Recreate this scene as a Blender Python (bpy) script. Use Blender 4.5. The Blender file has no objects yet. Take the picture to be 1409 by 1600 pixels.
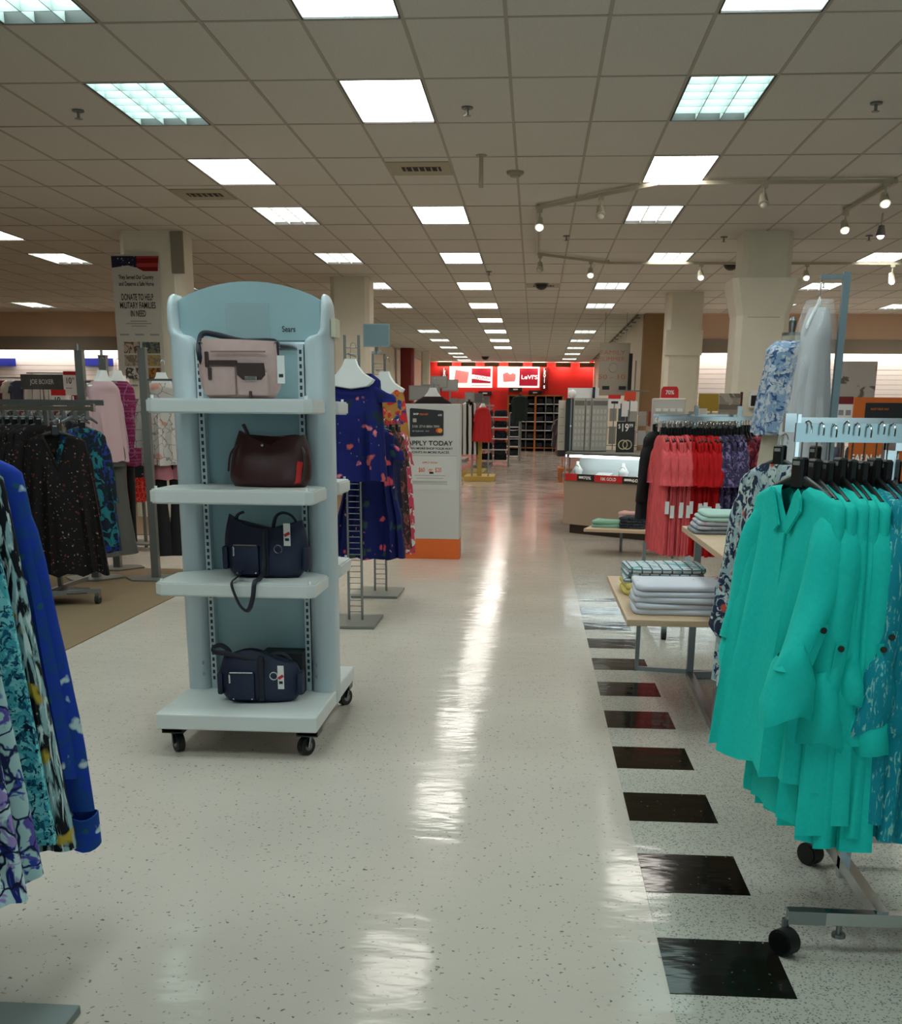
import bpy, bmesh, math, random
from mathutils import Vector, Matrix
R = math.radians; PI = math.pi
C = bpy.context.scene.collection
scene = bpy.context.scene
rnd = random.Random(7)

# ------------------------------------------------------------------ camera
FPX, CY, PITCH, YAW, ROLL, EYE = 1746.6, 1144.3, .2747, .0701, .0087, 1.348
cam = bpy.data.objects.new('camera', bpy.data.cameras.new('camera')); C.objects.link(cam)
_r = Vector((math.cos(YAW), math.sin(YAW), 0)); _h = Vector((-math.sin(YAW), math.cos(YAW), 0)); _z = Vector((0, 0, 1))
_f = _h*math.cos(PITCH) - _z*math.sin(PITCH); _u = _h*math.sin(PITCH) + _z*math.cos(PITCH)
_r2 = _r*math.cos(ROLL) + _u*math.sin(ROLL); _u2 = _u*math.cos(ROLL) - _r*math.sin(ROLL)
mw = Matrix((_r2, _u2, -_f)).transposed().to_4x4(); mw.translation = (0, 0, EYE)
cam.matrix_world = mw
cam.data.sensor_fit = 'HORIZONTAL'; cam.data.sensor_width = 36
cam.data.lens = 36*FPX/1409; cam.data.shift_y = (CY-800)/1409
cam.data.clip_start = .05; cam.data.clip_end = 200
scene.camera = cam

def at(px, py, Y):
    "world point at depth Y that the survey pixel (px, py) of the photograph looks at"
    dx, dy = px-704.5, py-CY
    a = (dx*math.cos(ROLL)+dy*math.sin(ROLL))/FPX; b = (-dx*math.sin(ROLL)+dy*math.cos(ROLL))/FPX
    v = _r*a - _u*b + _f
    return v*(Y/v.y) + Vector((0, 0, EYE))
def ground(px, py, z=0):
    v = at(px, py, 1)-Vector((0, 0, EYE))
    return v*((z-EYE)/v.z) + Vector((0, 0, EYE))

# ------------------------------------------------------------------ world, exposure
w = bpy.data.worlds.new('sky'); scene.world = w; w.use_nodes = True
w.node_tree.nodes['Background'].inputs[0].default_value = (.60, .86, .94, 1)
w.node_tree.nodes['Background'].inputs[1].default_value = 1.5
vs = scene.view_settings
vs.view_transform = 'Standard'; vs.look = 'None'; vs.gamma = 1; vs.use_curve_mapping = False
vs.exposure = 0.32
LIGHT_PLAIN, LIGHT_LOUVRE = 10.0, 12.0
scene.cycles.max_bounces = 7; scene.cycles.diffuse_bounces = 4; scene.cycles.glossy_bounces = 3
scene.cycles.transmission_bounces = 5; scene.cycles.transparent_max_bounces = 8
scene.cycles.sample_clamp_indirect = 6
scene.cycles.caustics_reflective = False; scene.cycles.caustics_refractive = False

# ------------------------------------------------------------------ materials
_m = {}
def srgb(c):
    if isinstance(c, str):
        c = c.lstrip('#'); c = [int(c[i:i+2], 16)/255 for i in (0, 2, 4)]
        return tuple(x/12.92 if x <= .04045 else ((x+.055)/1.055)**2.4 for x in c)
    return tuple(c)
def M(name, col='#808080', rough=.6, metal=0, spec=.5, emit=0, alpha=1, trans=0):
    if name in _m: return _m[name]
    m = bpy.data.materials.new(name); m.use_nodes = True
    b = m.node_tree.nodes['Principled BSDF']; c = srgb(col)
    b.inputs['Base Color'].default_value = (*c, 1); b.inputs['Roughness'].default_value = rough
    b.inputs['Metallic'].default_value = metal; b.inputs['Specular IOR Level'].default_value = spec
    b.inputs['Alpha'].default_value = alpha; b.inputs['Transmission Weight'].default_value = trans
    if emit:
        b.inputs['Emission Color'].default_value = (*c, 1); b.inputs['Emission Strength'].default_value = emit
    _m[name] = m; return m
class NT:
    def __init__(s, m): s.t = m.node_tree; s.b = s.t.nodes['Principled BSDF']
    def n(s, typ, **kw):
        x = s.t.nodes.new(typ)
        for k, v in kw.items():
            if k in ('operation', 'feature', 'distance', 'data_type', 'blend_type', 'wave_type', 'bands_direction', 'clamp'): setattr(x, k, v)
            else: x.inputs[k].default_value = v
        return x
    def l(s, a, b): s.t.links.new(a, b)
    def math(s, op, a, b=None):
        x = s.n('ShaderNodeMath', operation=op)
        for i, v in enumerate((a, b)):
            if v is None: continue
            if hasattr(v, 'is_linked'): s.l(v, x.inputs[i])
            else: x.inputs[i].default_value = v
        return x.outputs[0]
    def mix(s, fac, a, b):
        x = s.n('ShaderNodeMix', data_type='RGBA')
        for i, v in ((0, fac), (6, a), (7, b)):
            if hasattr(v, 'is_linked'): s.l(v, x.inputs[i])
            elif i: x.inputs[i].default_value = (*v, 1)
            else: x.inputs[i].default_value = v
        return x.outputs[2]
    def coords(s, randomise=False):
        tc = s.n('ShaderNodeTexCoord'); o = tc.outputs['Object']
        if randomise:
            oi = s.n('ShaderNodeObjectInfo'); mm = s.n('ShaderNodeVectorMath', operation='MULTIPLY_ADD')
            s.l(oi.outputs['Random'], mm.inputs[0]); mm.inputs[1].default_value = (37, 53, 71); s.l(o, mm.inputs[2]); o = mm.outputs[0]
        return o
    def ramp(s, v, lo, hi):
        x = s.n('ShaderNodeMapRange'); s.l(v, x.inputs[0]); x.inputs[1].default_value = lo; x.inputs[2].default_value = hi
        return x.outputs[0]
def pat(name, base, layers, rough=.8, randomise=True, folds=True):
    """cloth print: layers of (kind, colour, scale, threshold)"""
    if name in _m: return _m[name]
    m = M(name, base, rough, spec=.25); t = NT(m); co = t.coords(randomise); col = srgb(base)
    for i, (kind, c, sc, th) in enumerate(layers):
        c = srgb(c)
        if kind == 'spot':
            nz = t.n('ShaderNodeTexNoise', Scale=sc*1.7, Detail=2.0); t.l(co, nz.inputs['Vector'])
            va = t.n('ShaderNodeVectorMath', operation='MULTIPLY_ADD'); t.l(nz.outputs['Color'], va.inputs[0]); va.inputs[1].default_value = (.7/sc,)*3; t.l(co, va.inputs[2])
            off = t.n('ShaderNodeVectorMath', operation='ADD'); t.l(va.outputs[0], off.inputs[0]); off.inputs[1].default_value = (i*3.1, i*1.7, i*2.3)
            vo = t.n('ShaderNodeTexVoronoi', Scale=sc); t.l(off.outputs[0], vo.inputs['Vector'])
            f = t.ramp(vo.outputs['Distance'], th+.04, th-.04)
        elif kind == 'noise':
            off = t.n('ShaderNodeVectorMath', operation='ADD'); t.l(co, off.inputs[0]); off.inputs[1].default_value = (i*3.1, i*1.7, i*2.3)
            nz = t.n('ShaderNodeTexNoise', Scale=sc, Detail=3.0, Distortion=1.2); t.l(off.outputs[0], nz.inputs['Vector'])
            f = t.ramp(nz.outputs[0], th-.02, th+.02)
        elif kind == 'cell':       # thin outlines between cells
            nz = t.n('ShaderNodeTexNoise', Scale=sc*1.2, Detail=2.0); t.l(co, nz.inputs['Vector'])
            va = t.n('ShaderNodeVectorMath', operation='MULTIPLY_ADD'); t.l(nz.outputs['Color'], va.inputs[0]); va.inputs[1].default_value = (.8/sc,)*3; t.l(co, va.inputs[2])
            vo = t.n('ShaderNodeTexVoronoi', feature='DISTANCE_TO_EDGE', Scale=sc); t.l(va.outputs[0], vo.inputs['Vector'])
            f = t.ramp(vo.outputs['Distance'], th+.02, th-.02)
        elif kind == 'tuft':       # elongated feather strokes
            mp = t.n('ShaderNodeMapping', Scale=(sc*2.5, sc*2.5, sc*.6), Rotation=(0, .5, 0)); t.l(co, mp.inputs[0])
            nz = t.n('ShaderNodeTexNoise', Scale=1.0, Detail=4.0, Distortion=1.5); t.l(mp.outputs[0], nz.inputs['Vector'])
            f = t.ramp(nz.outputs[0], th-.03, th+.03)
        elif kind in ('bandz', 'bandx', 'bandy'):
            wv = t.n('ShaderNodeTexWave', bands_direction=kind[-1].upper(), Scale=sc, Distortion=.4); t.l(co, wv.inputs['Vector'])
            f = t.ramp(wv.outputs['Fac'], th-.04, th+.04)
        col = t.mix(f, col, c)
    if hasattr(col, 'is_linked'): t.l(col, t.b.inputs['Base Color'])
    return m
def grain(m, scale=40, amount=.06, stretch=(1, 1, 1), bump=0):
    "faint tonal grain and relief on a plain material"
    t = NT(m); co = t.coords(); mp = t.n('ShaderNodeMapping', Scale=stretch); t.l(co, mp.inputs[0])
    nz = t.n('ShaderNodeTexNoise', Scale=scale, Detail=4.0); t.l(mp.outputs[0], nz.inputs['Vector'])
    c = t.b.inputs['Base Color'].default_value[:3]
    f = t.ramp(nz.outputs[0], .3, .7)
    t.l(t.mix(f, tuple(x*(1-amount) for x in c), tuple(min(1, x*(1+amount)) for x in c)), t.b.inputs['Base Color'])
    if bump:
        bp = t.n('ShaderNodeBump', Strength=bump, Distance=.002); t.l(nz.outputs[0], bp.inputs['Height']); t.l(bp.outputs[0], t.b.inputs['Normal'])
    return m

# ------------------------------------------------------------------ mesh helpers
class MB:
    def __init__(s): s.b = bmesh.new()
    def box(s, x0, x1, y0, y1, z0, z1, bev=0, seg=2):
        vs = [s.b.verts.new((x, y, z)) for x in (x0, x1) for y in (y0, y1) for z in (z0, z1)]
        fs = [s.b.faces.new([vs[i] for i in q]) for q in ((0, 1, 3, 2), (4, 6, 7, 5), (0, 4, 5, 1), (2, 3, 7, 6), (0, 2, 6, 4), (1, 5, 7, 3))]
        if bev: bmesh.ops.bevel(s.b, geom=list({e for f in fs for e in f.edges}), offset=bev, segments=seg, affect='EDGES', profile=.5)
        return s
    def cyl(s, p0, p1, r, r1=None, n=12, cap=True):
        p0, p1 = Vector(p0), Vector(p1); r1 = r if r1 is None else r1
        d = (p1-p0).normalized(); a = d.orthogonal().normalized(); b = d.cross(a)
        ra = [s.b.verts.new(p0+(a*math.cos(2*PI*i/n)+b*math.sin(2*PI*i/n))*r) for i in range(n)]
        rb = [s.b.verts.new(p1+(a*math.cos(2*PI*i/n)+b*math.sin(2*PI*i/n))*r1) for i in range(n)]
        for i in range(n): s.b.faces.new((ra[i], ra[(i+1) % n], rb[(i+1) % n], rb[i]))
        if cap: s.b.faces.new(ra[::-1]); s.b.faces.new(rb)
        return s
    def bar(s, p0, p1, wx, wz, up=(0, 0, 1)):
        "square tube from p0 to p1"
        p0, p1 = Vector(p0), Vector(p1); d = (p1-p0).normalized(); u = Vector(up)
        if abs(d.dot(u)) > .95: u = Vector((0, 1, 0))
        a = d.cross(u).normalized(); b = a.cross(d)
        q = [(-1, -1), (1, -1), (1, 1), (-1, 1)]
        ra = [s.b.verts.new(p0+a*x*wx/2+b*y*wz/2) for x, y in q]; rb = [s.b.verts.new(p1+a*x*wx/2+b*y*wz/2) for x, y in q]
        for i in range(4): s.b.faces.new((ra[i], ra[(i+1) % 4], rb[(i+1) % 4], rb[i]))
        s.b.faces.new(ra[::-1]); s.b.faces.new(rb); return s
    def tube(s, pts, r, n=8, flat=1, cap=True):
        pts = [Vector(p) for p in pts]; rings = []; a = None
        for i, p in enumerate(pts):
            d = (pts[min(i+1, len(pts)-1)]-pts[max(i-1, 0)]).normalized()
            a = d.orthogonal().normalized() if a is None else (a-d*a.dot(d)).normalized()
            b = d.cross(a); rr = r[i] if isinstance(r, (list, tuple)) else r
            rings.append([s.b.verts.new(p+a*math.cos(2*PI*k/n)*rr+b*math.sin(2*PI*k/n)*rr*flat) for k in range(n)])
        s.skin(rings, cap); return s
    def skin(s, rings, cap=True, closed=True):
        n = len(rings[0])
        for A, B in zip(rings, rings[1:]):
            for i in range(n if closed else n-1): s.b.faces.new((A[i], A[(i+1) % n], B[(i+1) % n], B[i]))
        if cap: s.b.faces.new(rings[0][::-1]); s.b.faces.new(rings[-1])
    def rings(s, R_, cap=True):
        s.skin([[s.b.verts.new(p) for p in r] for r in R_], cap); return s
    def prism(s, poly, y0, y1, axis='y', bev=0):
        "polygon in (x,z) extruded along y, or (x,y) along z, or (y,z) along x"
        f = {'y': lambda u, v, d: (u, d, v), 'z': lambda u, v, d: (u, v, d), 'x': lambda u, v, d: (d, u, v)}[axis]
        A = [s.b.verts.new(f(u, v, y0)) for u, v in poly]; B = [s.b.verts.new(f(u, v, y1)) for u, v in poly]
        n = len(poly); fs = [s.b.faces.new((A[i], A[(i+1) % n], B[(i+1) % n], B[i])) for i in range(n)]
        fs += [s.b.faces.new(A[::-1]), s.b.faces.new(B)]
        if bev: bmesh.ops.bevel(s.b, geom=list({e for f_ in fs[-2:] for e in f_.edges}), offset=bev, segments=2, affect='EDGES')
        return s
    def sphere(s, c, r, sx=1, sy=1, sz=1, seg=12):
        mt = Matrix.Translation(c) @ Matrix.Diagonal((sx*r, sy*r, sz*r, 1))
        bmesh.ops.create_uvsphere(s.b, u_segments=seg, v_segments=seg//2+1, radius=1, matrix=mt); return s
    def torus(s, c, R0, r, axis='y', n=16, k=6):
        rr = []
        for i in range(n):
            a = 2*PI*i/n; ring = []
            for j in range(k):
                q = 2*PI*j/k; d = R0+r*math.cos(q); h = r*math.sin(q)
                v = {'y': (d*math.cos(a), h, d*math.sin(a)), 'x': (h, d*math.cos(a), d*math.sin(a)), 'z': (d*math.cos(a), d*math.sin(a), h)}[axis]
                ring.append(s.b.verts.new(Vector(c)+Vector(v)))
            rr.append(ring)
        for i in range(n):
            for j in range(k): s.b.faces.new((rr[i][j], rr[(i+1) % n][j], rr[(i+1) % n][(j+1) % k], rr[i][(j+1) % k]))
        return s
    def mesh(s, name, mat, smooth=False):
        bmesh.ops.recalc_face_normals(s.b, faces=s.b.faces)
        me = bpy.data.meshes.new(name); s.b.to_mesh(me); s.b.free()
        me.materials.append(mat)
        if smooth:
            me.polygons.foreach_set('use_smooth', [True]*len(me.polygons))
            try: me.set_sharp_from_angle(angle=R(smooth if smooth is not True else 40))
            except Exception: pass
        return me
    def o(s, name, mat, parent=None, smooth=False):
        return put(name, s.mesh(name, mat, smooth), parent)
def sgn(v): return (v > 0)-(v < 0)
def put(name, me, parent=None, loc=None):
    o = bpy.data.objects.new(name, me); C.objects.link(o)
    if parent: o.parent = parent
    if loc is not None: o.location = loc
    return o
def tag(o, label=None, cat=None, group=None, kind=None):
    for k, v in (('label', label), ('category', cat), ('group', group), ('kind', kind)):
        if v: o[k] = v
    return o
def thing(name, label, cat, loc=(0, 0, 0), rz=0, group=None):
    o = bpy.data.objects.new(name, None); C.objects.link(o); o.location = loc; o.rotation_euler = (0, 0, rz)
    o.empty_display_size = .1
    return tag(o, label, cat, group)
def struct(o): o['kind'] = 'structure'; return o
def box(name, mat, x0, x1, y0, y1, z0, z1, parent=None, bev=0): return MB().box(x0, x1, y0, y1, z0, z1, bev).o(name, mat, parent)
def inst(proto, name, label, cat, loc, rz=0, group=None, tilt=0):
    "a thing from shared part meshes: proto = [(part, mesh, [(sub, mesh)])]"
    t = thing(name, label, cat, loc, rz, group)
    if tilt: t.rotation_euler = (0, tilt, rz)
    for p, me, subs in proto:
        q = put(p, me, t)
        for sn, sm in subs: put(sn, sm, q)
    return t
def recolour(proto, mats):
    "the same parts in other cloth"
    def cp(me, mt):
        n = me.copy(); n.materials[0] = mt; return n
    return [(p, cp(me, mats[p]) if p in mats else me, [(sn, cp(sm, mats[sn]) if sn in mats else (cp(sm, mats[p]) if p in mats and sn == 'cuff' else sm)) for sn, sm in subs]) for p, me, subs in proto]
_tx = {}
def text(s, mat, parent, cx, z, h, width=None, y=-.004, name='lettering', bold=0, align='CENTER'):
    "flat print facing -y, centred on (cx, z); h = cap height"
    cu = bpy.data.curves.new('t', 'FONT'); cu.body = s; cu.align_x = align; cu.size = h/.7; cu.offset = bold*h
    ob = bpy.data.objects.new('t', cu); C.objects.link(ob)
    me = bpy.data.meshes.new_from_object(ob); bpy.data.objects.remove(ob); bpy.data.curves.remove(cu)
    xs = [v.co.x for v in me.vertices]; k = 1
    if width and xs: k = width/(max(xs)-min(xs))
    for v in me.vertices: v.co = (v.co.x*k, 0, v.co.y-h/2)
    me.materials.clear(); me.materials.append(mat)
    return put(name, me, parent, (cx, y, z))
ORD = ['first', 'second', 'third', 'fourth', 'fifth', 'sixth', 'seventh', 'eighth', 'ninth', 'tenth', 'eleventh', 'twelfth', 'thirteenth', 'fourteenth', 'fifteenth', 'sixteenth', 'seventeenth', 'eighteenth', 'nineteenth', 'twentieth']

# common materials
chrome = M('chrome', '#c4c8c8', .18, 1)
steel = M('brushed_steel', '#8d8f8e', .38, 1)
grey_metal = M('grey_painted_metal', '#6d6f6c', .45, .3)
black_plastic = M('black_plastic', '#0b0b0c', .35)
rubber = M('black_rubber', '#141415', .5)
white_plastic = M('white_plastic', '#e6e6e4', .3)
white_paint = M('white_paint', '#cfd2d2', .35)
paper = M('white_card', '#dcdbd8', .7)
black_ink = M('black_print', '#161617', .6)
grey_ink = M('grey_print', '#8a8a8a', .7)
white_ink = M('white_print', '#eceae6', .6)
orange_ink = M('orange_print', '#d9631d', .6)
red_ink = M('red_print', '#c3191f', .55)
wood = grain(M('pale_birch', '#bfa284', .45), 6, .12, (1, 12, 12))
cream_paint = grain(M('cream_wall_paint', '#dcd8c6', .6), 3, .03)

# ------------------------------------------------------------------ floor
def floor_mat(name, base, fleck, sc, th, d0=.45, d1=.9):
    m = M(name, base, .10, spec=.085); t = NT(m); co = t.coords()
    nz = t.n('ShaderNodeTexNoise', Scale=sc*.55, Detail=2.0); t.l(co, nz.inputs['Vector'])
    va = t.n('ShaderNodeVectorMath', operation='MULTIPLY_ADD'); t.l(nz.outputs['Color'], va.inputs[0]); va.inputs[1].default_value = (2.2/sc,)*3; t.l(co, va.inputs[2])
    vo = t.n('ShaderNodeTexVoronoi', Scale=sc); t.l(va.outputs[0], vo.inputs['Vector'])
    f1 = t.ramp(vo.outputs['Distance'], th+.05, th-.03)
    sep = t.n('ShaderNodeSeparateColor'); t.l(vo.outputs['Color'], sep.inputs[0])
    f2 = t.ramp(sep.outputs[0], d0, d1)
    f = t.math('MULTIPLY', f1, f2)
    big = t.n('ShaderNodeTexNoise', Scale=.9, Detail=5.0); t.l(co, big.inputs['Vector'])
    b = srgb(base); base2 = t.mix(t.ramp(big.outputs[0], .35, .65), tuple(x*.95 for x in b), tuple(min(1, x*1.05) for x in b))
    t.l(t.mix(f, base2, srgb(fleck)), t.b.inputs['Base Color'])
    mp = t.n('ShaderNodeMapping', Scale=(1, 2.2, 1)); t.l(co, mp.inputs[0])
    rp = t.n('ShaderNodeTexNoise', Scale=5.0, Detail=3.0); t.l(mp.outputs[0], rp.inputs['Vector'])
    bp = t.n('ShaderNodeBump', Strength=.10, Distance=.02); t.l(rp.outputs[0], bp.inputs['Height']); t.l(bp.outputs[0], t.b.inputs['Normal'])
    sc2 = t.n('ShaderNodeTexNoise', Scale=2.2, Detail=6.0); t.l(co, sc2.inputs['Vector'])
    rr = t.n('ShaderNodeMapRange'); t.l(sc2.outputs[0], rr.inputs[0]); rr.inputs[1].default_value = .3; rr.inputs[2].default_value = .7; rr.inputs[3].default_value = .07; rr.inputs[4].default_value = .16
    t.l(rr.outputs[0], t.b.inputs['Roughness'])
    return m
TX, TY, FT = .366, 2.4805, .3048
vct_cream = floor_mat('cream_flecked_vinyl', '#beb3a8', '#6f6a64', 58, .21)
vct_grey = floor_mat('grey_flecked_vinyl', '#b3ada3', '#75736d', 125, .36, .15, .6)
vct_black = floor_mat('black_vinyl', '#17140f', '#8d8880', 34, .10)
XL, XR, YF, YB, YW = -17., 13., -4., 50., 27.2       # room limits: left, right, front, far back, wing back walls
AL, AR = -4.85, 2.4                                   # back alcove sides
CEIL = 3.615
fl = struct(box('floor', vct_cream, XL, XR, YF-.3, YB+.3, -.2, 0))
box('grey_vinyl_field', vct_grey, TX, XR, YF, 13.2, -.004, .0012, fl)
tile = MB().box(0, FT, 0, FT, 0, .0026).mesh('black_tile', vct_black)
for i in range(-3, 10): put('black_tile', tile, fl, (TX, TY+i*2*FT, 0))
MB().prism([(0, 0), (FT, 0), (FT, .18)], 0, .0026, 'z').o('black_tile', vct_black, fl).location = (TX, TY+20*FT, 0)
carpet = grain(M('tan_carpet', '#7f6c55', .95, spec=.1), 300, .18, bump=.4)
cp = struct(box('floor_carpet', carpet, XL, -2.73, YF, 9.95, -.002, .007))
cp2 = struct(box('floor_carpet', carpet, XL, -2.73, 12.85, YW, -.002, .007))

# ------------------------------------------------------------------ walls
tan = M('tan_cornice_paint', '#d3b499', .7); taupe = M('taupe_valance_paint', '#857a6b', .7)
brown = M('brown_wall_paint', '#8b6f4c', .7); red_wall = M('red_wall_paint', '#d8231c', .55)
slat_white = M('white_slat_board', '#e9e6e4', .5); groove = M('slat_groove', '#8d8682', .7)
struct(box('wall_left', cream_paint, XL-.2, XL, YF-.2, YW+.2, 0, CEIL+.2))
struct(box('wall_right', cream_paint, XR, XR+.2, YF-.2, YW+.2, 0, CEIL+.2))
def slatwall(name, x0, x1, zt, board_x0, board_x1):
    W_ = struct(box(name, cream_paint, x0, x1, YW, YW+.2, 0, CEIL+.2))
    box('cornice', tan, x0, x1, YW-.42, YW, 3.08, CEIL, W_)
    box('valance', taupe, x0, x1, YW-.45, YW-.42, 2.78, 3.08, W_)
    n = 0; z = 2.45; zs = []
    box('upper_board', slat_white, board_x0, board_x1, YW-.03, YW, 2.46, 3.08, W_)
    while z > .2: zs.append(z); z -= .105
    for z in zs: box('slat', slat_white, board_x0, board_x1, YW-.03, YW, z-.098, z, W_)
    box('groove_backing', groove, board_x0, board_x1, YW-.012, YW, .1, 2.47, W_)
    box('cove_tube', M('cove_fluorescent', '#fffaf6', emit=34), board_x0+.1, board_x1-.1, YW-.22, YW-.17, 3.0, 3.04, W_)
    return W_
wl = slatwall('wall_back_left', XL, AL, 3, XL, -5.4)
wr = slatwall('wall_back_right', AR, XR, 3, 2.95, XR)
box('brown_return', brown, AR-.02, 2.93, YW-.46, YW-.03, 0, 3.62, wr)
box('brown_return', brown, -5.35, AL+.02, YW-.46, YW-.03, 0, 3.62, wl)
struct(box('wall_alcove_left', cream_paint, AL-.2, AL, YW, YB, 0, CEIL+.2))
struct(box('wall_alcove_right', cream_paint, AR, AR+.2, YW, YB, 0, CEIL+.2))
wb = struct(box('wall_back', red_wall, AL-.2, AR+.2, YB, YB+.2, 0, CEIL+.2))
for k in range(7):      # brown pelmet boxes along the top of the red wall
    x = -4.2+k*1.0
    box('pelmet_box', brown, x, x+.62, YB-.42, YB-.38, 3.42, 3.6, wb); box('added_wash_strip', M('added_wall_wash', '#fff0e0', emit=24), x+.03, x+.59, YB-.37, YB-.3, 3.5, 3.54, wb)  # unseen glowing strips added behind the pelmets to brighten the red wall
# front of the shop behind the camera: wall with a wide glazed entrance
wf = struct(box('wall_front', cream_paint, XL, -3.2, YF-.2, YF, 0, CEIL+.2))
box('wall_panel', cream_paint, 3.4, XR, YF-.2, YF, 0, CEIL+.2, wf)
box('lintel', cream_paint, -3.2, 3.4, YF-.2, YF, 2.7, CEIL+.2, wf)
dr = struct(box('door_frame', steel, -3.2, -3.1, YF-.12, YF-.04, 0, 2.7))
for x in (-1.0, 1.1, 3.3): box('mullion', steel, x, x+.1, YF-.12, YF-.04, 0, 2.7, dr)
box('top_rail', steel, -3.2, 3.4, YF-.12, YF-.04, 2.6, 2.7, dr)

# ------------------------------------------------------------------ ceiling
CXG, CYG, CW, CD = -1.457, 7.461, .6096, 1.2192
tile_mat = grain(M('ceiling_tile', '#cfcec6', .9, spec=.1), 60, .05)
tm = NT(tile_mat); oi = tm.n('ShaderNodeObjectInfo')
grid_mat = M('ceiling_grid', '#a6a295', .7)
louvre_mat = M('satin_louvre', '#8c9492', .35)
slab_mat = M('light_stop_slab', '#59554c', .9)
lights = {}      # (u, r) -> kind
for r in (-5, -3, -1, 1, 5, 8, 11, 14, 17, 20, 23, 26): lights[(0, r)] = 'p'
for r, k in ((-5, 'l'), (-3, 'p'), (-1, 'p'), (1, 'l'), (3, 'p'), (5, 'l'), (11, 'l'), (14, 'l'), (20, 'l'), (23, 'l'), (26, 'l'), (29, 'l'), (32, 'l')): lights[(4, r)] = k
lights[(5, 8)] = 'l'
for r, k in ((-5, 'p'), (-3, 'l'), (-1, 'l'), (1, 'l'), (3, 'p'), (5, 'l'), (8, 'l'), (11, 'l'), (14, 'l'), (20, 'l'), (23, 'l'), (26, 'l'), (29, 'l'), (31, 'l'), (33, 'l')): lights[(-3, r)] = k
for u, r, k in ((-10, 6, 'p'), (-10, 8, 'l'), (-16, 14, 'l'), (10, 8, 'l'), (10, 11, 'l'), (10, 14, 'l'),
                (-9, 1, 'p'), (-9, -3, 'p'), (10, 1, 'p'), (10, -3, 'p'), (10, 4, 'p'), (-15, 5, 'p'), (-15, 10, 'l'), (-22, 10, 'l'), (-9, 11, 'l'), (16, 4, 'l'), (16, 10, 'l'), (16, 14, 'l'), (-22, 16, 'l'), (-22, 2, 'p'), (-9, 14, 'l'), (-11, 14, 'l'), (14, 14, 'l')): lights[(u, r)] = k  # final left pair is added, hidden behind the banner column, to brighten the cornice
cl = struct(box('ceiling', slab_mat, XL-.2, XR+.2, YF-.2, YB+.2, CEIL+.12, CEIL+.3))  # unseen slab above the tiles, added to stop sky light leaking in
def inroom(x, y): return XL < x < XR and YF < y < YB and (y < YW or AL < x < AR)
def cellmid(u, r): return CXG+(u+.5)*CW, CYG+(r+.5)*CD
VENT = [(0, 3), (-4, 4), (2, 11)]
cells = []
for u in range(-27, 25):
    for r in range(-10, 36):
        x, y = cellmid(u, r)
        if inroom(x, y) and (u, r) not in lights: cells.append((u, r, x, y))
def seen(x, y):
    v = Vector((x, y, CEIL-EYE)); d = v.dot(_f)
    if d < .1: return None
    px = 704.5+FPX*v.dot(_r2)/d; py = CY-FPX*v.dot(_u2)/d
    return (px, py) if -60 < px < 1470 and -60 < py < 640 else None
vis = sorted([c for c in cells if seen(c[2], c[3])], key=lambda c: c[3]**2+c[2]**2)
near = set((c[0], c[1]) for c in vis[:295])
tme = MB().box(-.296, .296, -.6, .6, 0, .014, .003, 1).mesh('ceiling_tile', tile_mat)
far = MB()
for u, r, x, y in cells:
    if (u, r) in near:
        o = put('ceiling_tile', tme, cl, (x, y, CEIL+rnd.uniform(-.0015, .0015)))
        o.rotation_euler = (rnd.gauss(0, .0016), rnd.gauss(0, .002), 0)
    else: far.box(x-.296, x+.296, y-.6, y+.6, CEIL, CEIL+.014)
tag(far.o('ceiling_tiles', tile_mat, cl), kind='stuff')
g = MB()
for u in range(-27, 26):
    x = CXG+u*CW
    if not XL < x < XR: continue
    g.box(x-.012, x+.012, YF, YB if AL < x < AR else YW, CEIL-.003, CEIL+.03)
for r in range(-10, 36):
    y = CYG+r*CD
    if not YF < y < YB: continue
    a, b = (XL, XR) if y < YW else (AL, AR)
    g.box(a, b, y-.012, y+.012, CEIL-.0035, CEIL+.03)
g.o('ceiling_grid', grid_mat, cl)
plain_e = M('plain_diffuser', '#fff8ef', emit=LIGHT_PLAIN); louv_e = M('louvred_tubes', '#fff9f0', emit=LIGHT_LOUVRE); plain_c = M('plain_cool_diffuser', '#e2f4f2', emit=LIGHT_PLAIN*1.1); louv_c = M('louvred_cool_tubes', '#d6f3ee', emit=LIGHT_LOUVRE*.75)
dark_trim = M('dark_reveal', '#2a2a28', .6)
f_ = MB()
for x in (-.296, .284): f_.box(x, x+.012, -.6, .6, -.004, .06)
for y in (-.6, .588): f_.box(-.284, .284, y, y+.012, -.004, .06)
frame_me = f_.mesh('frame', dark_trim)
pl_me = MB().box(-.284, .284, -.588, .588, .008, .02).mesh('diffuser', plain_e)
lt_me = MB().box(-.284, .284, -.588, .588, .062, .07).mesh('diffuser', louv_e)
lv = MB()
for k in range(1, 3): lv.box(-.284+k*.1893-.003, -.284+k*.1893+.003, -.588, .588, .0, .061)
for k in range(1, 6): lv.box(-.284, .284, -.588+k*.196-.003, -.588+k*.196+.003, .0, .061)
for x in (-.284, .280): lv.box(x, x+.004, -.588, .588, 0, .06)
lv_me = lv.mesh('louvre', louvre_mat)
pl_mc = pl_me.copy(); pl_mc.materials[0] = plain_c; lt_mc = lt_me.copy(); lt_mc.materials[0] = louv_c
rows = {}
for (u, r), k in sorted(lights.items(), key=lambda q: (q[0][0], q[0][1])): rows.setdefault({4: 'right', 5: 'right', 0: 'middle', -3: 'left'}.get(u, 'outer left' if u < 0 else 'outer right'), []).append((r, u, k))
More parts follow.
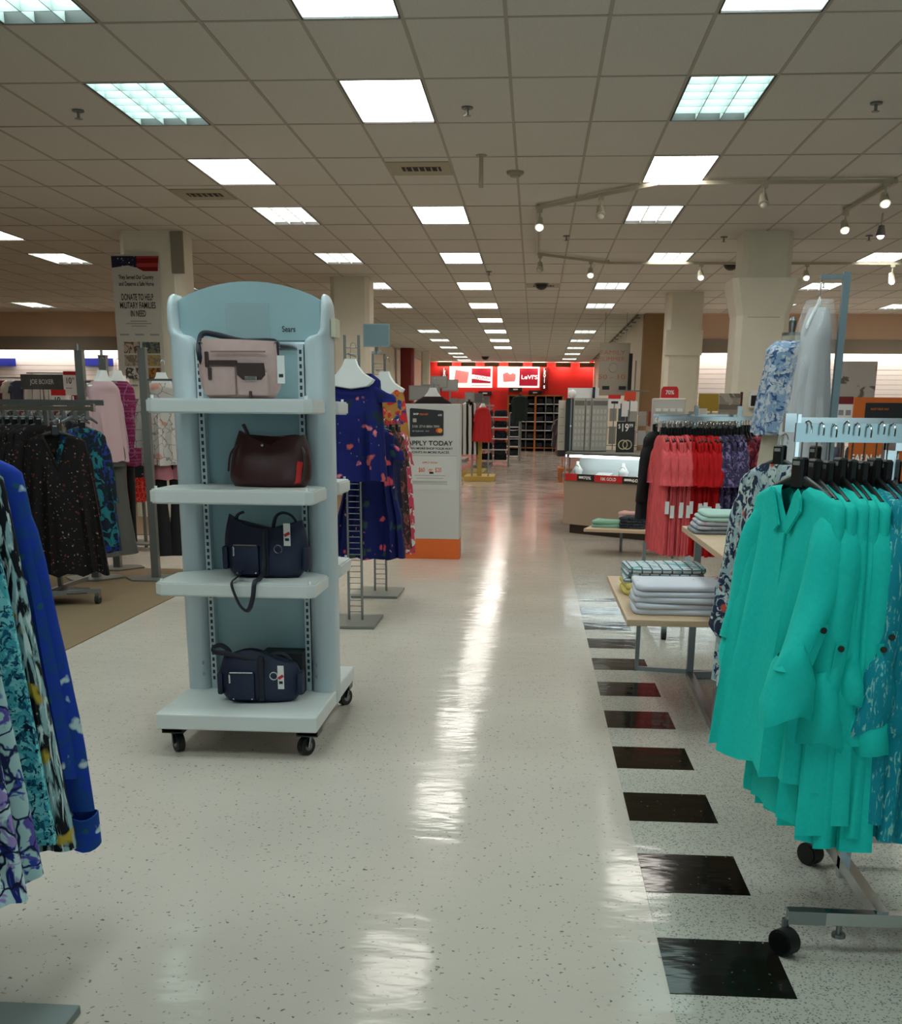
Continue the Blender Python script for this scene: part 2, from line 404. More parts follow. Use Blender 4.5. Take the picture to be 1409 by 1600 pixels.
for row, L in rows.items():
    n = hid = 0
    for r, u, k in sorted(L):
        x, y = cellmid(u, r)
        vis_ = seen(x, y)
        kindw = 'bright plain' if k == 'p' else 'white louvred'
        if vis_: lab = '%s ceiling light, %s from the front in the %s row' % (kindw, ORD[min(n, 19)], row); n += 1
        else: lab = '%s ceiling light, %s unseen one of the %s row' % (kindw, ORD[hid], row); hid += 1
        inst([('frame', frame_me, []), ('diffuser', (pl_me if r > 0 else pl_mc) if k == 'p' else (lt_me if r > 2 else lt_mc), [])]+([] if k == 'p' else [('louvre', lv_me, [])]),
             'ceiling_light', lab, 'ceiling light', (x, y, CEIL), 0, '%s row of ceiling lights' % row)
# vents, sprinklers, smoke detector, domes
vent_m = M('vent_cream', '#a39c86', .6); dark = M('vent_dark', '#1d1b17', .8)
for i, ((u, r), lab) in enumerate(zip(VENT, ('cream air vent with dark slots past the second middle light', 'cream air vent near the left row of ceiling lights', 'cream panel with small vent beside the black dome camera'))):
    x, y = cellmid(u, r)
    t = thing('air_vent', lab, 'vent', (x, y-.15, CEIL)); 
    MB().box(-.29, .29, -.29, .29, -.008, 0).o('plate', vent_m, t); box('opening', dark, -.17, .2, -.09, .09, -.0095, -.0078, t)
    for k in range(6): MB().bar((-.13+k*.06, -.09, -.013), (-.13+k*.06, .09, -.013), .012, .008).o('slat', vent_m, t)
for i, (px, py, lab) in enumerate(((122, 180, 'small fire sprinkler head left of the second left light'), (730, 175, 'small fire sprinkler head right of the second middle light'), (1369, 168, 'small fire sprinkler head at the right edge of the ceiling'), (885, 376, 'small fire sprinkler head near the track light corner'), (1131, 378, 'small fire sprinkler head left of the big right column'), (1358, 376, 'small fire sprinkler head right of the big right column'), (764, 432, 'small fire sprinkler head beside the middle lights, third from the front'))):
    p = ground(px, py-8, CEIL)
    t = thing('fire_sprinkler', lab, 'sprinkler', p)
    MB().cyl((0, 0, 0), (0, 0, -.012), .045, n=14).o('escutcheon', grey_metal, t, 30)
    MB().cyl((0, 0, -.01), (0, 0, -.06), .012, n=8).cyl((0, 0, -.06), (0, 0, -.064), .03, n=10).o('head', steel, t, 30)
p = ground(805, 268, CEIL); t = thing('smoke_detector', 'white smoke detector beside the hanging rod on the ceiling', 'smoke detector', p)
MB().cyl((0, 0, 0), (0, 0, -.025), .085, .08, n=20).o('base', vent_m, t, 30); MB().cyl((0, 0, -.025), (0, 0, -.05), .06, .045, n=18).o('sensor', vent_m, t, 30)
p = ground(752, 242, CEIL); t = thing('ceiling_rod', 'cream pipe stub hanging down from the ceiling', 'pipe', p)
MB().cyl((0, 0, 0), (0, 0, -.008), .05, n=14).o('flange', vent_m, t); MB().cyl((0, 0, 0), (0, 0, -.27), .02, n=12).o('rod', vent_m, t, 30)
for px, py, lab in ((846, 443, 'black dome camera in a cream ceiling panel'), (1142, 411, 'black dome camera on the track beside the right column'), (758, 557, 'black dome camera far back before the red wall')):
    p = ground(px, py, CEIL); t = thing('dome_camera', lab, 'camera', p); s = .11 if py < 500 else .14
    MB().cyl((0, 0, 0), (0, 0, -.02), s*1.15, n=18).o('ring', grey_metal, t); MB().sphere((0, 0, -.02), s, 1, 1, .8, 16).o('dome', black_plastic, t, True)

# track lighting (hangs from the ceiling)
track_m = M('track_cream', '#b5b09c', .5); bulb = M('spot_bulb', '#fffdf5', emit=9); bulb_off = M('spot_glass', '#c9c8be', .3)
def wc(px, py): p = ground(px, py, CEIL-.05); return (p.x, p.y, CEIL-.04)
q = [wc(840, 327), wc(1030, 288), wc(1400, 285)]; qr = [wc(1400, 285), wc(1318, 333)]; q3 = [wc(838, 398), wc(950, 412), wc(1190, 414), wc(1409, 413)]
t = thing('lighting_track', 'cream track rail with bends hanging under the ceiling at right', 'track light')
for a, b in ((q[0], q[1]), (q[1], q[2]), (qr[0], qr[1]), (q[0], q3[0]), (q3[0], q3[1]), (q3[1], q3[3])):
    MB().bar(a, b, .035, .035).o('rail', track_m, t)
st = MB()
for a in q+q3+qr[1:]: st.cyl(a, (a[0], a[1], CEIL), .012, n=6)
st.o('stem', track_m, t)
def spot(pt, lab, lit, h=.24, ang=0):
    t = thing('track_spotlight', lab, 'spotlight', pt, ang, 'spotlights on the track')
    MB().cyl((0, 0, -.01), (0, 0, -h*.5), .011, n=8).box(-.03, .03, -.018, .018, -.05, 0).o('arm', track_m, t)
    MB().cyl((0, .05, -h*.45), (0, -.03, -h*.85), .035, .052, n=14).o('housing', track_m, t, 30)
    MB().sphere((0, -.035, -h*.88), .036, 1, .8, .8, 12).o('lamp', bulb if lit else bulb_off, t, True)
def on(a, b, f): return tuple(a[i]+(b[i]-a[i])*f for i in range(3))
spot(on(q[0], q[1], .02), 'lit spotlight at the near left bend of the ceiling track', 1)
spot(on(q[0], q[1], .55), 'unlit frosted spotlight on the slanting arm of the track', 0)
spot(on(q[1], q[2], .45), 'unlit frosted spotlight midway along the front track arm', 0)
spot(on(q[1], q[2], .96), 'lit spotlight at the right end of the front track arm', 1)
spot(on(qr[0], qr[1], .95), 'lit spotlight on the short track branch at right', 1)
spot(on(q3[1], q3[3], .97), 'very bright spotlight above the white covered robe', 1, .3)
spot(on(q3[0], q3[1], .05), 'unlit spotlight at the far left bend of the track', 0)
spot(on(q3[0], q3[1], .75), 'lit spotlight on the far track near the dome camera', 1)
spot(on(q3[1], q3[3], .32), 'lit spotlight on the far track left of the big column', 1)
spot(on(q3[1], q3[3], .68), 'lit spotlight on the far track right of the big column', 1)
pp = at(1379, 335, 14.09); t = thing('track_spotlight', 'dark spotlight right of the short track branch', 'spotlight', (pp.x, pp.y, CEIL), 0, 'spotlights on the track')
MB().cyl((0, 0, 0), (0, 0, -.16), .011, n=8).o('arm', track_m, t); MB().cyl((0, 0, -.13), (0, 0, -.24), .03, .055, n=12).o('housing', grey_metal, t, 30); MB().sphere((0, 0, -.235), .04, seg=10).o('lamp', bulb, t, True)

# ------------------------------------------------------------------ columns
def column(label, x0, x1, y, d, cap=None, base=cream_paint):
    t = thing('column', label, 'column', ((x0+x1)/2, y, 0)); hw = (x1-x0)/2; c = .07
    def oct_(hw, hd): return [(-hw+c, 0), (hw-c, 0), (hw, c), (hw, hd-c), (hw-c, hd), (-hw+c, hd), (-hw, hd-c), (-hw, c)]
    top = cap[0] if cap else CEIL
    MB().prism(oct_(hw, d), 0, top, 'z').o('shaft', base, t)
    if cap:
        z0, z1 = cap; e = .1
        A = oct_(hw, d); B = [(x+(e if x > 0 else -e), yy+(-e if yy < d/2 else e)) for x, yy in A]
        MB().rings([[Vector((*p, z0)) for p in A], [Vector((*p, z0+.22)) for p in [((a[0]+b[0])/2, (a[1]+b[1])/2) for a, b in zip(A, B)]], [Vector((*p, z1)) for p in B]]).o('capital', base, t)
        MB().prism([(x*.93, yy*.93+.02) for x, yy in A], z1, CEIL, 'z').o('upper_shaft', base, t)
    return t
c1 = column('big cream column with flared capital beside the right spotlights', 2.52, 3.18, 15.3, .66, (2.62, 3.06))
box('seam', M('seam_line', '#8f8973', .7), -.2, .2, -.002, .01, 2.60, 2.606, c1)  # thin darker seam across the shaft under the capital
c2 = column('slimmer cream column behind the coral rack, far right', 2.40, 3.05, 22.3, .65)
box('collar', cream_paint, -.34, .34, -.02, .1, 2.5, 2.95, c2)
c3 = column('cream column carrying the donation banner at left', -5.40, -4.62, 15.15, .7)
c4 = column('cream column behind the ladder stands at centre left', -3.52, -2.86, 20.0, .65)
c5 = column('dark red column at the left of the back alcove', -4.66, -4.22, 40, .5, base=M('dark_red_paint', '#6d0f0d', .6))
c6 = column('plain cream column beside the dark red column', -4.15, -3.85, 42, .5)
box('grey_plate', M('return_grille', '#857f70', .6), .30, .46, -.02, .02, 3.1, 3.6, c3)

# donation banner on the left column
bw, bz0, bz1 = .62, 1.84, 3.32; bx = at(216, 480, 15.1).x
bn = thing('banner', 'tall white donation banner hanging on the left column', 'banner', (bx, 15.1, 0))
box('sheet', M('banner_cloth', '#b9b7ae', .7), -bw/2, bw/2, -.012, 0, bz0, bz1, bn)
flag = pat('flag_photo', '#20243a', [('spot', '#c8c8d0', 26, .16)], randomise=False)
MB().prism([(-bw/2, 3.3), (-bw/2, 3.16), (-.1, 3.19), (.02, 3.16), (.02, 3.3)], -.016, -.012).o('flag_picture', flag, bn)
MB().prism([(.02, 3.3), (.02, 3.16), (.1, 3.12), (bw/2-.02, 3.12), (bw/2, 3.3)], -.016, -.012).o('flag_picture', pat('flag_red', '#7c1416', [('bandz', '#9b3a36', 3, .6)], randomise=False), bn)
for s_, z, h, wd in (('They Served Our Country', 3.05, .05, .46), ('and Deserve a Safe Home', 2.97, .05, .46), ('DONATE TO HELP', 2.81, .075, .42), ('MILITARY FAMILIES', 2.71, .075, .47), ('IN NEED', 2.61, .075, .2)):
    text(s_, black_ink, bn, 0, z, h, wd, -.016, bold=.02)
for z, wd in ((2.51, .22), (2.48, .34), (2.45, .2)): box('small_print', grey_ink, -wd/2, wd/2, -.0145, -.0118, z, z+.012, bn)
for x in (-.2, 0, .2): box('small_print', grey_ink, x-.06, x+.06, -.0145, -.0118, 2.34, 2.36, bn)
for i, (a, b) in enumerate((('#5b4a3a', '#a89a88'), ('#6b6f5a', '#3d4a52'), ('#7b6f60', '#a3988c'), ('#a08a58', '#7d7864'), ('#c0bdb8', '#4a4744'), ('#a07038', '#5c4024'))):
    x = -.22+(i % 2)*.25; z = 2.12-(i//2)*.16
    box('photo', pat('photo%d' % i, a, [('noise', b, 14, .5)], randomise=False), x, x+.23, -.0155, -.0118, z, z+.14, bn)
# ------------------------------------------------------------------ garments and hangers
def body_mesh(mat, W=.2, L=.7, hem=.26, neck=.075, slope=.06, d0=.03, d1=.06, nf=5, amp=.012, seed=0, rows=20, cols=36, vneck=0, wave=.01, waist=0, lean=0, sm=50, npow=1):
    rg = random.Random(seed); ph = rg.uniform(0, 6); ph2 = rg.uniform(0, 6); out = []
    prof = [(0, neck, d0*.8, 0), (-slope*.35, neck+(W-neck)*.45, d0, 0), (-slope*.75, neck+(W-neck)*.85, d0*1.1, 0)]
    for i in range(rows+1):
        q = i/rows; z = -slope-(L-slope)*q
        a = W + (hem-W)*q**.9 - waist*math.sin(PI*min(1, q*1.5))
        prof.append((z, a, d0+(d1-d0)*q, q))
    for z, a, b, q in prof:
        ring = []
        for j in range(cols):
            an = 2*PI*j/cols; c, s = math.cos(an), math.sin(an)
            x = a*sgn(c)*abs(c)**.75; y = b*sgn(s)*abs(s)**.75
            xr = x/max(a, .01)
            y += amp*min(1, q*1.6)*(math.sin(nf*PI*xr+ph+q*1.2)+.5*math.sin(nf*1.9*PI*xr+ph2))
            zz = z + .6*wave*q*math.sin(nf*.6*PI*xr+ph2)
            if vneck and s < 0 and q < .35: zz -= vneck*max(0, 1-(abs(x)/(neck*1.1))**npow)*(1-q/.35)
            ring.append(Vector((x, y+lean*q, zz)))
        out.append(ring)
    return MB().rings(out, cap=False).mesh('body', mat, sm)
def sleeve_mesh(mat, side, W=.2, slope=.06, length=.45, r0=.062, r1=.05, outx=.05, flat=.55, seed=0, fwd=0, name='sleeve', flare=0):
    rg = random.Random(seed); ph = rg.uniform(0, 6); R_ = []; n = 16; K = 10
    for i in range(K+1):
        q = i/K
        r = r0+(r1-r0)*q+flare*q*q; r *= (.55 if i == 0 else .9 if i == 1 else 1)
        cx = side*(W-.03+outx*q); cz = -slope-.03-length*q; cy = fwd*q*q
        tiltx = max(0, 1-q*2)*.5
        ring = []
        for j in range(n):
            an = 2*PI*j/n
            x = math.cos(an)*r; y = math.sin(an)*r*flat
            x *= 1+.12*math.sin(3*an+ph+q*9)*q; y *= 1+.15*math.sin(2*an+ph+q*7)*q
            ring.append(Vector((cx+x, cy+y, cz-x*side*tiltx*1.2)))
        R_.append(ring)
    return MB().rings(R_, cap=True).mesh(name, mat, 50)
def cuff_mesh(mat, side, W=.2, slope=.06, length=.45, r=.06, outx=.05, fwd=0, h=.11, seed=0, style=0):
    rg = random.Random(seed); ph = rg.uniform(0, 6); R_ = []; n = 18
    amp = (.10, .12, .02)[style]; am2 = (.06, .07, .01)[style]
    for z, k in (((.02, .86), (.012, 1.02), (-.01, 1.1), (-h*.45, 1.18), (-h*.8, 1.12), (-h, 1.02), (-h*.97, .9), (-h*.5, .85)), ((.04, .7), (.02, .9), (-.01, 1.02), (-h*.3, 1.12), (-h*.6, 1.2), (-h*.9, 1.22), (-h, 1.18), (-h*.98, 1.05), (-h*.4, .9)), ((.0, .98), (-.002, 1.06), (-h*.5, 1.08), (-h, 1.1), (-h, 1.02), (-h*.4, 1.0)))[style]:
        ring = []
        for j in range(n):
            an = 2*PI*j/n; kk = k*(1+amp*math.sin(2*an+ph+z*22*(style == 1))+am2*math.sin(5*an+ph*2-z*40*(style == 1)))
            ring.append(Vector((side*(W-.03+outx)+math.cos(an)*r*kk, fwd+math.sin(an)*r*.78*kk, -slope-.03-length+z+.018*math.sin(an+ph)+.012*math.cos(2*an))))
        R_.append(ring)
    return MB().rings(R_, cap=False).mesh('cuff', mat, 50)
def hook_mesh(mat, h=.1):
    pts = [(0, 0, -.01), (0, 0, h-.035)]+[(0.018-.018*math.cos(a), 0, h-.035+.022*math.sin(a)) for a in (.5, 1.1, 1.7, 2.3, 2.9, 3.6)]
    return MB().tube(pts, .0022, 6).mesh('hook', mat, True)
def hanger_proto(mat=black_plastic, w=.15, slope=.045, h=.1, block=True, hookmat=chrome):
    R_ = []
    for k in range(13):
        x = -w+2*w*k/12; f = abs(x)/w
        z = -slope*f**1.3-.005; hh = .016*(1-f*.3)+(.02 if f < .1 else 0); d = .007
        R_.append([Vector((x, math.cos(a)*d, z+math.sin(a)*hh)) for a in (0, PI/4, PI/2, 3*PI/4, PI, 5*PI/4, 3*PI/2, 7*PI/4)])
    p = [('arms', MB().rings(R_).mesh('arms', mat, 60), []), ('hook', hook_mesh(hookmat, h), [])]
    if block: p.append(('centre_block', MB().box(-.026, .026, -.011, .011, -.03, .05, .005, 1).mesh('centre_block', mat), [('size_clip', MB().box(-.014, .014, -.013, -.011, .03, .04).mesh('size_clip', M('clip_grey', '#8b8b88', .4)))]))
    return p
def bust_hanger_proto(w=.155, h=.12, mat=white_plastic, drop=.16):
    pts = []
    def outline(k):
        return [(-.035*k, .01), (.035*k, .01), (.05*k, -.03), (.085*k, -.075), (w*k, -.115), (w*k-.012, -.135), (w*.75*k, -.165+.01), (0, -.172), (-w*.75*k, -.165+.01), (-w*k+.012, -.135), (-w*k, -.115), (-.085*k, -.075), (-.05*k, -.03)]
    o0 = outline(1); b = MB()
    b.rings([[Vector((x*.9, .016, z*.97)) for x, z in o0], [Vector((x, .008, z)) for x, z in o0], [Vector((x, -.012, z)) for x, z in o0], [Vector((x*.9, -.024, z*.97)) for x, z in o0]])
    return [('torso_plate', b.mesh('torso_plate', mat, 35), []), ('hook', hook_mesh(chrome, h), [])]
BLACK_H = hanger_proto(); FRONT_H = hanger_proto(h=.153); BUST_H = bust_hanger_proto()
GREY_H = hanger_proto(M('grey_plastic', '#55585a', .4))
def shirt(mat, seed=0, sleeves='long', cuff=False, tagm=False, sl=.45, W=.2, r=(.062, .05), out=.05, fwd=0, flare=0, flat=.55, **kw):
    slope = kw.get('slope', .06)
    P = [('body', body_mesh(mat, W=W, seed=seed, **kw), [])]
    if sleeves:
        for i, sd in enumerate((-1, 1)):
            subs = []
            if cuff: subs = [('cuff', cuff_mesh(mat, sd, W, slope, sl, r[1]*1.05, out, fwd, seed=seed+i, style=2 if cuff == 2 else 1, h=.085 if cuff == 2 else .12))]
            P.append(('sleeve', sleeve_mesh(mat, sd, W, slope, sl, r[0], r[1], out, flat, seed=seed*2+i, fwd=fwd, flare=flare), subs))
    return P
def price_tag(x, y, z): 
    return ('price_tag', MB().box(x-.0008, x+.0008, y-.014, y+.014, z-.085, z).mesh('price_tag', paper), [])
def rack_wheel(mb_w, mb_f, x, y, z=0, r=.035):
    mb_w.cyl((x-.012, y, z+r), (x+.012, y, z+r), r, n=14); mb_f.box(x-.016, x+.016, y-.02, y+.02, z+r, z+2*r+.015)
# ------------------------------------------------------------------ bag display gondola
gx, gy = -1.175, 4.82
gond = thing('shelf_tower', 'pale blue-grey wheeled shelf tower displaying four handbags', 'display shelf', (gx, gy, 0))
blue_lam = grain(M('blue_laminate', '#93aeb3', .4), 4, .03); up_mat = M('silver_upright', '#b9c4c9', .35); shelf_m = grain(M('white_shelf', '#d3d5d3', .4), 5, .02)
slot_m = M('slot_dark', '#2b3033', .7)
HW = .31
box('back_panel', blue_lam, -HW+.05, HW-.05, -.02, .02, .18, 1.62, gond)
arc = [(-.297, 1.64), (.297, 1.64)]+[(.297-.594*k/14, 1.80+.072*math.sin(PI*k/14)**.8) for k in range(15)]
MB().prism(arc, -.035, .035, bev=.006).o('crown_panel', blue_lam, gond, 30)
box('chrome_strip', chrome, -HW+.05, HW-.05, -.03, .03, 1.615, 1.64, gond)
for sd in (-1, 1):
    R_ = []
    for z, xin, xo, dp in ((.12, .222, .335, .1), (1.62, .222, .335, .1), (1.645, .226, .335, .1), (1.66, .245, .335, .1), (1.668, .28, .335, .1), (1.69, .293, .335, .098), (1.75, .296, .335, .095), (1.785, .297, .333, .09), (1.81, .299, .326, .075), (1.822, .303, .318, .05)):
        cx_, hx = (xin+xo)/2, (xo-xin)/2
        R_.append([Vector((sd*(cx_+hx*sgn(math.cos(2*PI*j/28))*abs(math.cos(2*PI*j/28))**.6), dp*sgn(math.sin(2*PI*j/28))*abs(math.sin(2*PI*j/28))**.8, z)) for j in range(28)])
    u_ = MB().rings(R_).o('upright', up_mat, gond, 50)
    for fy in (-1, 1):
        x = sd*.212
        u2 = box('slotted_rail', up_mat, x-.012, x+.012, min(fy*.02, fy*.07), max(fy*.02, fy*.07), .18, 1.63, u_)
        s_ = MB(); z = .22
        while z < 1.6: s_.box(x-.005, x+.005, fy*.0705-.001, fy*.0705+.001, z, z+.016); z += .028
        s_.o('slots', slot_m, u_)
    for z in (.25, .30): MB().cyl((sd*.255, -.098, z), (sd*.255, -.086, z), .009, n=10).o('bolt', steel, u_, 30)
def shelf_bm(front, hw, z, th, y0, y1, bev=.012):
    # front edge full width with clipped corners, narrowing back between the uprights
    s = -1 if front else 1
    poly = [(-hw, s*(y1-.03)), (-hw+.03, s*y1), (hw-.03, s*y1), (hw, s*(y1-.03)), (hw, s*(y0+.13)), (HW-.11, s*y0), (-HW+.11, s*y0), (-hw, s*(y0+.13))]
    return MB().prism(poly, z-th, z, 'z', bev=.006)
for fr in (True, False):
    for z, d in ((1.41, .45), (1.068, .47), (.705, .47)):
        sh = shelf_bm(fr, .325, z, .055, .03, d).o('shelf', shelf_m, gond, 30)
        for sx in (-1, 1): MB().cyl((sx*.30, (-1 if fr else 1)*(d-.03), z), (sx*.30, (-1 if fr else 1)*(d-.03), z+.012), .006, n=8).o('peg', white_plastic, sh, 30)
MB().box(-.33, .33, -.53, .45, .115, .18, .006).o('base_deck', shelf_m, gond)
for sx in (-1, 1):
    for y in (-.43, .38):
        c_ = MB().box(sx*.28-.04, sx*.28+.04, y-.05, y+.05, .09, .115).cyl((sx*.28, y, .075), (sx*.28, y, .092), .026, n=14).o('caster', grey_metal, gond, 30)
        ca_ = R(38 if sx < 0 else -32); ax = Vector((math.cos(ca_), math.sin(ca_), 0)); fwv = Vector((-ax.y, ax.x, 0)); cc = Vector((sx*.28, y, .039))+fwv*(-.02 if y < 0 else .02)
        MB().bar(cc+ax*.019+Vector((0, 0, -.005)), cc+ax*.019+Vector((0, 0, .042))+fwv*.012, .004, .03).bar(cc-ax*.019+Vector((0, 0, -.005)), cc-ax*.019+Vector((0, 0, .042))+fwv*.012, .004, .03).o('fork', steel, c_)
        MB().cyl(cc-ax*.015, cc+ax*.015, .039, n=22).o('wheel', rubber, c_, 30)
        MB().cyl(cc-ax*.0165, cc+ax*.0165, .02, n=16).o('hub', steel, c_, 30)
        box('bracket', black_plastic, sx*.28-.045, sx*.28+.045, y-.05, y+.05, .085, .116, c_)
text('Sears', black_ink, gond, .16, 1.69, .022, .055, -.0362, bold=.02)
sl_m = M('clear_sleeve', '#b9ccd0', .06, spec=.6, alpha=.35)
sv = MB().box(-.1, .08, -.0385, -.036, 1.655, 1.79).o('clear_sleeve', sl_m, gond)
box('side_sign', M('cream_tag', '#cfc6ae', .6), .336, .356, -.05, .05, 1.66, 1.73, gond)
for z in (.2,): box('dark_box', M('dark_carton', '#25282b', .7), .02, .2, -.14, -.022, .181, .36, gond)

# handbags: grid body with shaped top line
def bag_body(mat, hw_b, hw_t, d, top, zb=0, bulge=.02, n=18, m=12, round_=.12, shift=0):
    rows = []
    for j in range(m+1):
        v = j/m; ring = []
        for s in (-1, 1):
            for i in range(n+1) if s < 0 else range(n, -1, -1):
                u = i/n*2-1
                hw = (hw_b+(hw_t-hw_b)*v)*(1-round_*max(0, 1-v*5)**2)
                x = u*hw+bulge*u*math.sin(PI*v)+shift*v
                z = zb+v*(top(u)-zb)
                dd = d*(1-abs(u)**4*.75)*(1-.62*v**2.2)*(1-.35*max(0, 1-v*6)**2)
                ring.append(Vector((x, s*dd, z)))
        rows.append(ring)
    return MB().rings(rows).mesh('body', mat, 60)
def strap(pts, r=.008, flat=.35, n=8): 
    # smooth the polyline
    P = [Vector(p) for p in pts]; out = []
    for i in range(len(P)-1):
        p0, p1, p2, p3 = P[max(i-1, 0)], P[i], P[i+1], P[min(i+2, len(P)-1)]
        for k in range(6):
            s = k/6; out.append(.5*((2*p1)+(p2-p0)*s+(2*p0-5*p1+4*p2-p3)*s*s+(3*p1-p0-3*p2+p3)*s**3))
    out.append(P[-1]); return MB().tube(out, r, n, flat)
pinkm = grain(M('dusty_pink_nylon', '#b0928d', .6), 30, .05, bump=.2); brl = M('dark_brown_leather', '#35211d', .45); maroon = grain(M('maroon_leather', '#3a1012', .42), 60, .1, bump=.15)
navy = grain(M('navy_nylon', '#131a36', .55), 70, .1, bump=.3); navy_d = M('navy_webbing', '#0c1022', .6)
def tagcard(parent, x, y, z, h=.075, w_=.024, red=True):
    t_ = MB().box(x-w_/2, x+w_/2, y-.001, y, z-h, z, 0).o('price_tag', paper, parent)
    box('barcode', black_ink, x-w_*.3, x+w_*.3, y-.0016, y-.0009, z-h*.78, z-h*.66, t_)
    if red: MB().bar((x-w_*.4, y-.0012, z-h*.55), (x+w_*.4, y-.0012, z-h*.42), .001, .012).o('sale_mark', red_ink, t_)
    return t_
# pink bag
b1 = thing('messenger_bag', 'dusty pink messenger bag with brown flap pocket on the top shelf', 'handbag', (gx+.0, gy-.22, 1.411), R(-4))
put('body', bag_body(pinkm, .145, .152, .055, lambda u: .225-.006*u), b1)
MB().box(-.135, .0, -.066, -.035, .012, .125, .012).o('front_pocket', pinkm, b1, 40)
MB().box(.005, .13, -.068, -.035, .012, .10, .012).o('front_pocket', pinkm, b1, 40)
fp = MB().prism([(.005, .135), (.118, .135), (.122, .09), (.105, .072), (.03, .072), (.008, .09)], -.073, -.062, bev=.003).o('flap', brl, b1, 30)
MB().box(.04, .088, -.076, -.072, .068, .085, .001).o('nameplate', chrome, fp)
box('zip_strip', brl, -.115, .005, -.07, -.05, .128, .145, b1); box('zip', M('pink_zip', '#8d6f6b', .6), -.1, .118, -.0585, -.045, .175, .181, b1)
MB().box(-.122, -.106, -.073, -.06, .118, .178, .004).o('pull_tab', brl, b1); MB().box(-.11, -.096, -.075, -.064, .07, .12, .004).o('pull_tab', brl, b1)
MB().box(.054, .066, -.074, -.066, .0, .03, .003).o('pull_tab', brl, b1)
strap([(-.15, .0, .12), (-.158, -.03, .17), (-.165, .0, .215), (-.155, .02, .25), (-.10, .03, .245), (.0, .04, .222), (.1, .03, .222), (.148, 0, .215), (.158, -.01, .19), (.15, .0, .1)], .011, .3).o('shoulder_strap', navy_d, b1, True)
for x in (-.16, .155): MB().torus((x, -.008, .205), .012, .003, 'y', 12).o('ring', chrome, b1, True)
tagcard(b1, .172, -.02, .165, .105, .03, False)
# maroon bag
b2 = thing('hobo_bag', 'slouchy maroon hobo bag on the second shelf', 'handbag', (gx+.1, gy-.2, 1.069), R(-3))
put('body', bag_body(maroon, .165, .136, .075, lambda u: .166+.055*max(0, -u)**1.3+.04*math.sin(min(1, max(0, u)*1.25)*PI*.62), bulge=.012, n=28, shift=.016), b2)
strap([(-.115, -.02, .17), (-.15, -.035, .13), (-.165, -.03, .06)], .006, .5).o('side_strap', maroon, b2, True)
strap([(-.085, 0, .2), (-.095, 0, .225), (-.105, .0, .245)], .008, .5).o('handle_stub', brl, b2, True)
strap([(.11, -.01, .2), (.15, -.03, .14), (.155, -.04, .06), (.13, -.05, .02)], .008, .4).o('shoulder_strap', brl, b2, True)
MB().sphere((-.02, -.03, .163), .008, seg=8).o('stud', chrome, b2, True)
MB().prism([(.115, .015), (.14, .02), (.152, .10), (.13, .105)], -.06, -.045, bev=.004).o('wristlet', M('bright_red_leather', '#c01c1a', .5), b2)
# two navy bags
def navy_bag(lab, loc, rz, kind):
    t = thing('shoulder_bag', lab, 'handbag', loc, rz)
    top = (lambda u: .198+.05*abs(u)**2.2*(1.1 if u < 0 else .7)) if kind == 0 else (lambda u: .195+.022*math.sin(3*u+2.2)-.012*u)
    put('body', bag_body(navy, .15, .152, .065, top, bulge=.022), t)
    MB().box(-.125, -.015, -.078, -.03, .015, .135, .01).o('zip_pocket', navy, t, 40)
    MB().box(-.118, -.022, -.0795, -.07, .132, .137).o('zip', chrome, t); MB().box(-.122, -.114, -.083, -.078, .09, .128, .002).o('zip_pull', chrome, t)
    for x in (-.105, -.028): MB().sphere((x, -.078, .022), .004, seg=8).o('rivet', chrome, t, True)
    MB().box(.0, .024, -.071, -.05, .01, .2, .004).o('front_strap', navy_d, t)
    MB().torus((.065, -.07, .12), .016, .003, 'y', 16).o('ring', chrome, t, True)
    for sx in (-1, 1): MB().box(sx*.168-.012, sx*.168+.012, -.04, .04, .03, .125, .008).o('side_pocket', navy, t, 40)
    if kind == 0:
        strap([(-.13, 0, .22), (-.115, -.005, .25), (-.09, 0, .262)], .008, .4).o('handle', navy_d, t, True)
        strap([(.03, 0, .2), (.045, -.01, .245), (.075, -.01, .262), (.11, -.005, .25), (.13, 0, .22)], .009, .4).o('handle', navy_d, t, True)
        strap([(.012, -.075, .19), (.012, -.08, .08), (.014, -.12, .03), (.016, -.19, .014), (.014, -.25, .008), (.008, -.262, -.05), (-.012, -.262, -.1), (-.042, -.262, -.085), (-.068, -.26, -.03), (-.078, -.252, .006), (-.082, -.19, .014), (-.088, -.1, .02), (-.088, -.07, .03)], .0095, .35).o('shoulder_strap', navy_d, t, True)
        tagcard(t, .105, -.072, .225, .09, .028)
    else:
        strap([(-.12, 0, .17), (-.13, -.01, .215), (-.165, -.01, .238), (-.195, -.01, .225), (-.185, -.02, .21), (-.13, -.03, .205), (-.05, -.035, .185), (.04, -.03, .17)], .011, .45).o('shoulder_strap', navy_d, t, True)
        strap([(.03, 0, .18), (.06, -.01, .205), (.1, 0, .2), (.13, .01, .17)], .009, .4).o('handle', navy_d, t, True)
        tagcard(t, .095, -.072, .165, .10, .026)
    return t
navy_bag('navy shoulder bag with long strap drooping over the third shelf', (gx+.085, gy-.24, .706), R(-2), 0)
navy_bag('navy shoulder bag leaning back on the bottom deck', (gx+.045, gy-.26, .181), R(4), 1)

